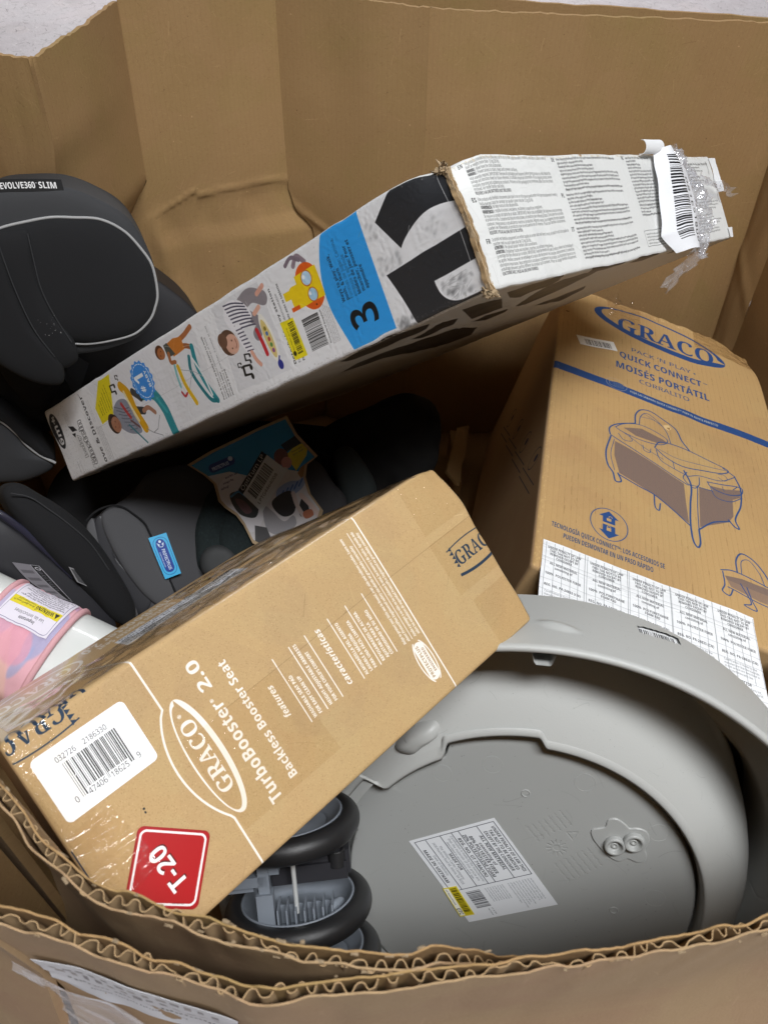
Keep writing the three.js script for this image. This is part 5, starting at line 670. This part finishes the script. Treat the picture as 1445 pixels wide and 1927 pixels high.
{ // seat 2: the dark grey seat lying under the walker box
  const F = frame([-0.3102, 0.2247, -0.8486], [0.1, 0.752, 0.652]);
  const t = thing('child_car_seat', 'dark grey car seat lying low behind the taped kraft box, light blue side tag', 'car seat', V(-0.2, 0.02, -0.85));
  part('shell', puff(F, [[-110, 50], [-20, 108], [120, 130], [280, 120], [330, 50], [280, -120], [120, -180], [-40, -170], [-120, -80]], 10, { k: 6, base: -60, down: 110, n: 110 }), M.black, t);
  part('shell', puff(F, [[-250, 60], [-215, 130], [-150, 160], [-60, 180], [60, 200], [220, 190], [350, 150], [380, 40], [320, -120], [120, -180], [-120, -150], [-225, -60]], 12, { k: 8, base: -130, down: 60, n: 110 }), M.black, t);  // wider black layer, added so the gaps round the seat go dark
  part('shell', puff(F, [[236, 90], [250, 150], [300, 184], [370, 208], [440, 232], [500, 212], [512, 150], [490, 76], [428, 34], [330, 10], [255, 30]], 26, { k: 3, base: -112, down: 80, n: 90, bump: 8 }), S({ color: col(0.006, 0.006, 0.006), roughness: 0.85 }), t);  // black lump added to fill the shaded gap under the walker box
  part('backrest', puff(F, [[-138, 27], [-128, 37], [-113, 48], [-90, 58], [-66, 74], [-40, 102], [-8, 112], [33, 115], [70, 106], [100, 60], [90, 10], [70, -30], [60, -110], [6, -125], [-72, -150], [-106, -98], [-130, -40], [-139, 0]], 24, { k: 5, base: 0, down: 70, n: 140 }), M.grayFab, t);
  part('side_panel', puff(F, [[-115, 40], [-96, 50], [-78, 47], [-64, 36], [-45, 14], [-38, -4], [-25, -34], [-13, -76], [-4, -108], [-30, -125], [-50, -112], [-84, -62], [-108, -8], [-116, 22]], 9, { k: 6, base: 22, down: 16, n: 110 }), S({ color: col(0.075, 0.075, 0.08), roughness: 0.85, bumpMap: rep(weave, 60, 60), bumpScale: 0.0004 }), t);
  part('side_recess', puff(F, [[-127, 32], [-117, 38], [-117, 14], [-101, -32], [-68, -80], [-46, -114], [-66, -137], [-103, -74], [-128, -20]], 2, { k: 8, base: 21, down: 6, n: 90 }), M.shell, t);
  part('side_rim', puff(F, [[-141, 24], [-131, 35], [-128, 25], [-129, -18], [-114, -56], [-70, -136], [-91, -152], [-138, -54], [-141, -15]], 6, { k: 5, base: 20, down: 40, n: 90, cx: -118, cy: -50 }), S({ color: col(0.09, 0.09, 0.095), roughness: 0.8 }), t);
  part('piping', pipe(F, [[-140, 30], [-128, 42], [-112, 50], [-93, 53], [-78, 48], [-64, 37], [-46, 19], [-39, 2], [-26, -31], [-14, -74], [-4, -106]], 27, 1.9, 90), M.black, t);
  part('piping', pipe(F, [[-136, -20], [-122, -54], [-98, -98], [-74, -140]], 27, 1.2, 40), M.black, t);
  const plaid = canvas(100, 100, 4, (x) => { x.fillStyle = '#1b2526'; x.fillRect(0, 0, 100, 100); for (let i = 0; i < 900; i++) { x.globalAlpha = 0.35; x.fillStyle = x.R() < 0.5 ? '#0e1415' : '#2c3b3c'; x.fillRect(x.R() * 100, x.R() * 100, 1.2, 3); } x.globalAlpha = 1; }, 72); plaid.wrapS = plaid.wrapT = THREE.RepeatWrapping;
  const pm = S({ map: rep(plaid, 10, 10), roughness: 0.95, bumpMap: rep(weave, 40, 40), bumpScale: 0.0006 });
  part('cushion', puff(F, [[88, 78], [62, 62], [48, 36], [36, 6], [33, -30], [37, -72], [60, -84], [84, -60], [100, -20], [104, 30]], 24, { k: 4, base: 12, down: 20 }), pm, t);
  part('cushion', puff(F, [[78, 8], [90, 30], [112, 34], [140, 16], [152, -24], [132, -56], [100, -66], [78, -48], [72, -20]], 24, { k: 4, base: 20, down: 20 }), pm, t); part('cushion', puff(F, [[126, 10], [150, 24], [180, 6], [176, -40], [144, -60], [122, -40]], 22, { k: 4, base: 20, down: 20 }), pm, t);
  part('buckle_pad', puff(F, [[42, -50], [52, -34], [70, -28], [92, -34], [104, -50], [98, -72], [70, -84], [46, -76]], 16, { k: 4, base: 34, down: 20 }), S({ color: col(0.035, 0.037, 0.038), roughness: 0.7 }), t);
  part('side_wing', puff(F, [[180, 116], [232, 118], [262, 100], [282, 66], [304, 32], [290, -20], [240, -60], [200, -20], [176, 40]], 30, { k: 4, base: 0, down: 60 }), M.grayFab, t);
  part('side_wing', puff(F, [[292, 120], [318, 128], [344, 96], [362, 50], [350, 6], [310, 0], [290, 50]], 24, { k: 4, base: -18, down: 60 }), S({ color: col(0.03, 0.04, 0.042), roughness: 0.8 }), t);
  const pp = canvas(30, 72, 14, (x) => { x.fillStyle = '#49b8ea'; x.fillRect(0, 0, 30, 72); x.strokeStyle = '#1d5fa8'; x.lineWidth = 0.9; x.beginPath(); x.roundRect(3, 4, 24, 64, 11); x.stroke(); x.fillStyle = '#27479c'; x.beginPath(); x.roundRect(6.5, 9, 17, 55, 8); x.fill(); disc(x, 15, 14, 7.4, '#27479c'); disc(x, 15, 11, 2.2, '#e4eefa'); disc(x, 11.5, 16, 1.6, '#e4eefa'); disc(x, 18.5, 16, 1.6, '#e4eefa'); curve(x, [[10, 13], [12, 19], [17, 20], [20, 14]], '#cfe2f7', 1.2); x.save(); x.translate(13, 24); x.rotate(Math.PI / 2); T(x, 'PROTECTPLUS', 0, 0, 36, 5.6, { color: '#dbe8fa', font: 'sans-serif' }); T(x, 'ENGINEERED', 4, 5, 26, 2, { color: '#b8cdee' }); x.restore(); }, 73);
  part('side_tag', sheet(6, 14, (s, u) => F.at(lerp(lerp(-40, -18, u), lerp(-10, 9, u), s), lerp(lerp(-7, -79, u), lerp(0, -71, u), s), 36 + 2 * Math.sin(Math.PI * u)), 0.0007, (s, u) => [s, 1 - u]), S({ map: pp, roughness: 0.5 }), t, 'light blue fabric tag with dark blue badge');
}
{ // the cardboard hang tag of seat 2
  const F = frame([-0.1508, 0.3231, -0.8917], [0.05, 0.706, 0.706]);
  const t = thing('hang_tag', 'shaped cardboard display tag, blue above, hung on the dark grey car seat', 'tag', V(-0.15, 0.25, -0.88));
  const out = [[-127, 24], [-89, 46], [-46, 66], [-13, 82], [37, 103], [54, 72], [87, 36], [69, 22], [66, 1], [74, -28], [94, -56], [84, -90], [49, -110], [-4, -120], [-24, -108], [-38, -78], [-50, -61], [-68, -48], [-78, -37], [-82, -20], [-85, -8], [-101, 7]];
  const card = (k, d, z, uv) => { const sh = new THREE.Shape(out.map(([x, y]) => new THREE.Vector2(x * k - 4 * (1 - k) , y * k))); const g = d ? new THREE.ExtrudeGeometry(sh, { depth: d, bevelEnabled: true, bevelSize: 0.4, bevelThickness: 0.4, bevelSegments: 1 }) : new THREE.ShapeGeometry(sh), P = g.attributes.position, U = g.attributes.uv; for (let i = 0; i < P.count; i++) { const x = P.getX(i), y = P.getY(i), p = F.at(x, y, z + P.getZ(i) + 0.00003 * (x * x) + 0.8 * noise(x / 25, y / 25, 3)); U.setXY(i, (x + 130) / 230, (y + 125) / 235); P.setXYZ(i, p.x, p.y, p.z); } g.computeVertexNormals(); return g; };
  part('card', card(1.02, 3, -3.6), M.edge, t);
  const pr = canvas(230, 235, 5, (x) => {   // x + 130, 110 - y
    const c = (pts) => pts.map(([a, b]) => [a + 130, 110 - b]); x.fillStyle = '#1583b6'; x.fillRect(0, 0, 230, 235);
    poly(x, c([[-95, 5], [-60, 12], [-2, -2], [40, 14], [70, 8], [100, -30], [100, -130], [-130, -130]]), '#cfcbcc');
    blob(x, c([[-52, 10], [-76, -8], [-78, -30], [-60, -58], [-26, -92], [-2, -62], [-6, -30], [-30, -6]]), '#d9d6da'); for (let i = 0; i < 3; i++) { x.save(); x.translate(60, 112 + i * 8); x.rotate(-0.42); greek(x, 4 - i * 4, 0, 22 - i * 4, 4, '#3a3f66', 0.9); x.restore(); }
    blob(x, c([[-60, -26], [-46, -22], [-14, -46], [-18, -66], [-42, -62], [-56, -44]]), '#1d2226'); blob(x, c([[-52, -34], [-40, -36], [-24, -56], [-34, -60]]), '#5d3b44'); curve(x, c([[-58, -30], [-46, -22], [-34, -30]]), '#3a7ea8', 4);
    x.save(); x.translate(44, 92); x.rotate(-0.40); x.fillStyle = '#163f8c'; x.beginPath(); x.roundRect(-8, -8, 46, 15, 7); x.fill(); T(x, 'PROTECTPLUS', -3, 4, 30, 6, { color: '#cfdcf2' }); disc(x, 32, -4, 4, '#d5e3f5'); x.strokeStyle = '#5db3da'; x.lineWidth = 0.7; x.strokeRect(34, -42, 44, 16); T(x, 'seguridad', 40, -31, 30, 5, { color: '#0f4a77' }); x.restore();
    poly(x, c([[36, 39], [52, 56], [74, 60], [70, 38], [52, 12], [44, 24]]), '#d9c818'); x.save(); x.translate(175, 68); x.rotate(-0.5); for (let i = 0; i < 2; i++) greek(x, 0, i * 5, 20, 3, '#6b6210', 0.8); x.restore(); poly(x, c([[27, 56], [52, 72], [64, 60], [36, 44]]), '#121315');
    poly(x, c([[60, 18], [90, 40], [90, 10], [66, -10], [54, 8]]), '#a07a48');
    disc(x, 157, 74, 12, '#7b4940', 14); disc(x, 166, 84, 9, '#c98f86', 10); blob(x, c([[16, 8], [36, 18], [40, 0], [22, -6]]), '#d5d2d3');
    blob(x, c([[18, -22], [40, -6], [56, -4], [70, 8], [64, -14], [40, -34], [22, -46]]), '#8a9fc4'); for (let i = 0; i < 5; i++) curve(x, c([[24 + i * 8, -34 + i * 5], [30 + i * 8, -22 + i * 5]]), '#3d62a4', 2.4);
    blob(x, c([[10, -40], [40, -22], [50, -36], [46, -60], [30, -66], [14, -54]]), '#222327'); blob(x, c([[62, -34], [72, -50], [70, -66], [58, -66], [56, -48]]), '#232428');
    blob(x, c([[-4, -46], [10, -56], [30, -74], [46, -64], [50, -80], [24, -96], [2, -90]]), '#9b999d'); curve(x, c([[46, -26], [52, -46], [62, -64]]), '#c9b9b4', 7); curve(x, c([[60, -30], [80, -52], [92, -70]]), '#d8c3bb', 8); blob(x, c([[62, -60], [76, -54], [80, -64], [66, -70]]), '#b06c4e'); poly(x, c([[-20, -80], [0, -84], [10, -110], [-20, -112]]), '#4c4c4e');
  }, 74);
  part('print', card(0.965, 0, 0.4), Ph({ map: pr, roughness: 0.4, clearcoat: 0.3 }), t);
  const lb = canvas(60, 72, 10, (x) => { x.fillStyle = '#d9dcdd'; x.fillRect(0, 0, 60, 72); x.save(); x.translate(0, 0); x.fillStyle = '#0d0d0f'; x.fillRect(0, 0, 60, 14); T(x, 'OptiTurn LP', 3, 11, 54, 9, { color: '#e6e6e6', style: 'normal' }); bars(x, 7, 19, 44, 26, 26, '#18181a'); T(x, 'LPTG4464008', 5, 58, 44, 7, { color: '#1a1a1c', style: 'normal' }); x.restore(); }, 75);
  const L4 = [[-46, -19], [-5, 46], [37, 13], [-7, -58]];   // top left, top right, bottom right, bottom left
  part('barcode_label', sheet(10, 10, (s, u) => { const tx = lerp(L4[0][0], L4[1][0], s), ty = lerp(L4[0][1], L4[1][1], s), bx2 = lerp(L4[3][0], L4[2][0], s), by = lerp(L4[3][1], L4[2][1], s), X = lerp(tx, bx2, u), Y = lerp(ty, by, u); return F.at(X, Y, 2.2 + 0.00003 * X * X + 0.8 * noise(X / 25, Y / 25, 3)); }, 0.0002, (s, u) => [s, 1 - u]), S({ map: lb, roughness: 0.5 }), t, 'white label reading OptiTurn LP');
}
{ // black seat base leaning at the far left
  const F = frame([-0.4444, 0.3628, -0.6798], [0.55, 0.6, 0.58]);
  const t = thing('seat_base', 'black car seat base with a shiny edge strip and two small grey labels', 'car seat base', V(-0.44, 0.1, -0.7));
  part('bolster', puff(F, [[-8, 92], [-3, 113], [12, 118], [24, 110], [38, 86], [52, 60], [66, 24], [74, -14], [78, -70], [74, -140], [56, -165], [36, -140], [24, -90], [6, -20], [-6, 50]], 30, { k: 3, base: -14, down: 60, n: 120, cx: 36, cy: -20 }), M.black, t);
  part('plate', puff(F, [[-66, 98], [-34, 92], [-14, 58], [2, 8], [18, -40], [34, -100], [34, -150], [10, -130], [-12, -90], [-40, -50], [-60, 0], [-80, 50]], 8, { k: 5, base: -10, down: 40, n: 120 }), M.shell, t);
  part('edge_trim', pipe(F, [[-60, 112], [-30, 98], [-12, 62], [2, 18], [12, -20], [18, -44]], -3, 6, 60), Ph({ color: col(0.03, 0.03, 0.05), roughness: 0.08, clearcoat: 1 }), t, 'shiny dark trim strip');
  part('seam', pipe(F, [[2, 108], [20, 92], [34, 64], [48, 30], [60, -10], [64, -60]], 13.2, 0.9, 60), M.charcoal, t);
  const lb = canvas(40, 90, 8, (x) => { x.fillStyle = '#77747a'; x.fillRect(0, 0, 40, 90); x.fillStyle = '#0e0e10'; x.fillRect(26, 0, 12, 90); x.strokeStyle = '#9a989e'; x.lineWidth = 1; x.strokeRect(26, 0.5, 12.5, 89); x.save(); x.translate(29, 4); x.rotate(Math.PI / 2); T(x, 'O', 0, 0, 9, 8, { color: '#a9a7ac' }); T(x, 'ptiTurn', 10, 0, 50, 7, { color: '#4d4b50' }); x.restore(); for (let i = 0; i < 4; i++) { x.fillStyle = '#59565b'; x.fillRect(4, 14 + i * 17, 18, 7); } }, 76);
  part('lettered_label', sheet(6, 14, (s, u) => { const a = [[-43, 20], [-15, -4], [-2, -76], [-14, -62]]; return F.at(lerp(lerp(a[0][0], a[1][0], s), lerp(a[3][0], a[2][0], s), u) - 7 * Math.sin(Math.PI * u) * (1 - s), lerp(lerp(a[0][1], a[1][1], s), lerp(a[3][1], a[2][1], s), u), 1.6); }, 0.0003, (s, u) => [s, 1 - u]), S({ map: lb, roughness: 0.45 }), t, 'grey label with a black lettered strip');
  const l2 = canvas(14, 26, 10, (x) => { x.fillStyle = '#8b8a8c'; x.fillRect(0, 0, 14, 26); x.fillStyle = '#4a4a4c'; x.fillRect(2, 2, 10, 22); }, 77);
  part('framed_label', sheet(4, 8, (s, u) => { const a = [[17, -24], [25, -34], [30, -72], [16, -50]]; return F.at(lerp(lerp(a[0][0], a[1][0], s), lerp(a[3][0], a[2][0], s), u), lerp(lerp(a[0][1], a[1][1], s), lerp(a[3][1], a[2][1], s), u), 13 - 6 * u * s); }, 0.0003, (s, u) => [s, 1 - u]), S({ map: l2, roughness: 0.4 }), t);
}
{ // white plastic bar in a pink cloth sleeve, lower left
  const t = thing('infant_seat', 'white plastic rail wrapped in pink tie-dye cloth with a yellow warning label', 'infant seat', V(-0.33, 0.42, -0.42));
  const A = V(0.915, -0.235, 0.33).normalize(), Cx = V(-0.27, 0.09, 0.96).addScaledVector(A, 0).normalize(), U = Cx.clone().cross(A).normalize(), E = V(-0.297, 0.539, -0.477);
  const at = (s, ph, w, h) => E.clone().addScaledVector(A, s).addScaledVector(Cx, 0.060 - w * Math.cos(ph)).addScaledVector(U, -0.02 + h * Math.sin(ph));
  part('rail', sheet(40, 40, (s, u) => at(lerp(-0.30, 0.16, s), lerp(-0.5, 3.6, u), 0.058 + 0.004 * s, 0.046), 0.003, (s, u) => [s, u]), Ph({ color: col(0.66, 0.68, 0.66), roughness: 0.35, clearcoat: 0.3 }), t);
  part('rail_rib', tube(Array.from({ length: 20 }, (_, i) => at(lerp(-0.30, 0.16, i / 19), 0.62, 0.059, 0.0468)), 0.0012, false, 40, 6), Ph({ color: col(0.66, 0.68, 0.66), roughness: 0.35 }), t);
  part('rail_lip', tube(Array.from({ length: 20 }, (_, i) => at(lerp(-0.30, 0.16, i / 19), 0.12, 0.060, 0.047)), 0.004, false, 40, 8), Ph({ color: col(0.66, 0.68, 0.66), roughness: 0.3 }), t);
  const cloth = canvas(120, 160, 5, (x) => {
    x.fillStyle = '#e7b2bc'; x.fillRect(0, 0, 120, 160); const R = x.R; x.filter = 'blur(6px)';
    for (const [a, b, r, q, c] of [[20, 66, 30, 14, '#aeb2d2'], [100, 70, 20, 26, '#a0a8d0'], [94, 98, 8, 16, '#a5abd0'], [30, 110, 46, 9, '#abb0d2'], [20, 130, 20, 30, '#aeb2d2'], [80, 130, 60, 16, '#ebbfb2'], [60, 84, 40, 16, '#e29fb1'], [60, 4, 70, 8, '#c09cc0'], [90, 150, 40, 12, '#edc3b8'], [40, 152, 40, 12, '#dca2b5']]) { x.fillStyle = c; x.globalAlpha = 0.75; x.beginPath(); x.ellipse(a, b, r, q, R(), 0, 7); x.fill(); }
    x.filter = 'none'; x.globalAlpha = 1; speckle(x, 0, 0, 120, 160, 4000, '#ffffff', 0.12, 0.5);
  }, 78);
  const sl = (s, u) => { const ph = lerp(0.06, 3.5, u), k = 0.0016 * noise(s * 5, u * 8, 2) + 0.0008 * noise(s * 16, u * 16, 3); return at(lerp(-0.075, 0.002, s) - 0.02 * u * u * (1 - s) - 0.012 * u * s + 0.006 * Math.sin(u * 3), ph, 0.064 + k, 0.052 + k); };
  part('cloth_sleeve', sheet(50, 70, sl, 0.0015, (s, u) => [s, 1 - u]), S({ map: cloth, roughness: 0.95, bumpMap: rep(weave, 20, 20), bumpScale: 0.0004 }), t);
  const pk = S({ color: col(0.66, 0.36, 0.39), roughness: 0.85 }), edge = (s) => Array.from({ length: 26 }, (_, i) => sl(s, i / 25));
  part('binding', tube(edge(1), 0.0036, false, 60, 8), pk, t); part('binding', tube(edge(0), 0.0036, false, 60, 8), pk, t); part('binding', tube(Array.from({ length: 12 }, (_, i) => sl(i / 11, 0.0)), 0.003, false, 30, 8), pk, t);
  const wl = canvas(70, 56, 11, (x) => { x.fillStyle = '#dcd7e2'; x.fillRect(0, 0, 70, 56); x.translate(70, 56); x.rotate(Math.PI); x.strokeStyle = '#8a86a0'; x.lineWidth = 0.7; x.beginPath(); x.roundRect(3, 2, 64, 52, 3); x.stroke(); T(x, 'Importante', 24, 9, 20, 3, { color: '#2c2b33' }); T(x, 'Lea las instrucciones', 16, 14, 38, 3.4, { color: '#3b3a44', style: 'normal' }); x.fillStyle = '#d8c71c'; x.fillRect(3, 18, 64, 9); poly(x, [[5, 25.4], [11, 25.4], [8, 19.4]], '#1d1c10'); T(x, 'WARNING', 12, 25.2, 24, 5, { color: '#1d1c10' }); greek(x, 38, 23, 26, 2.2, '#5d560f', 0.9); greek(x, 38, 26, 22, 2, '#5d560f', 0.9); for (let i = 0; i < 7; i++) greek(x, 5 + (i % 3) * 2, 31.5 + i * 3.3, 58 - (i % 3) * 6, 2.1, '#3f3e4b', 0.9); }, 79);
  part('warning_label', sheet(20, 24, (s, u) => { const a = lerp(0.10, 0.90, s), b = lerp(0.16, 0.47, u), p = sl(a, b), q = sl(a + 0.01, b), r = sl(a, b + 0.01), n = q.sub(p).cross(r.sub(p)).normalize(); if (n.y < 0) n.negate(); return p.addScaledVector(n, 0.0026); }, 0.0003, (s, u) => [s, 1 - u]), S({ map: wl, roughness: 0.6 }), t, 'white cloth label with a yellow warning band');
}
{ // a narrow slip of board standing beyond the play yard box
  const t = thing('cardboard_pad', 'narrow strip of lighter cardboard in the gap left of the play yard box', 'cardboard', V(0.22, 0.012, -1.2));
  const a = V(0.229, 0.086, -1.283), b = V(0.258, 0.091, -1.290), c = V(0.217, 0.095, -1.095), d = V(0.190, 0.116, -1.121);
  part('board', sheet(6, 20, (s, u) => a.clone().lerp(d, u).lerp(b.clone().lerp(c, u), s).add(V(0, 0.0015 * noise(s * 4, u * 6, 1), 0)), 0.006, (s, u) => [s * 0.03, u * 0.2]), M.wall, t); part('support_leg', box(V(0.222, 0.05, -1.2), 0.008, 0.038, 0.08), M.wall, t);
}

renderer.render(scene, camera);
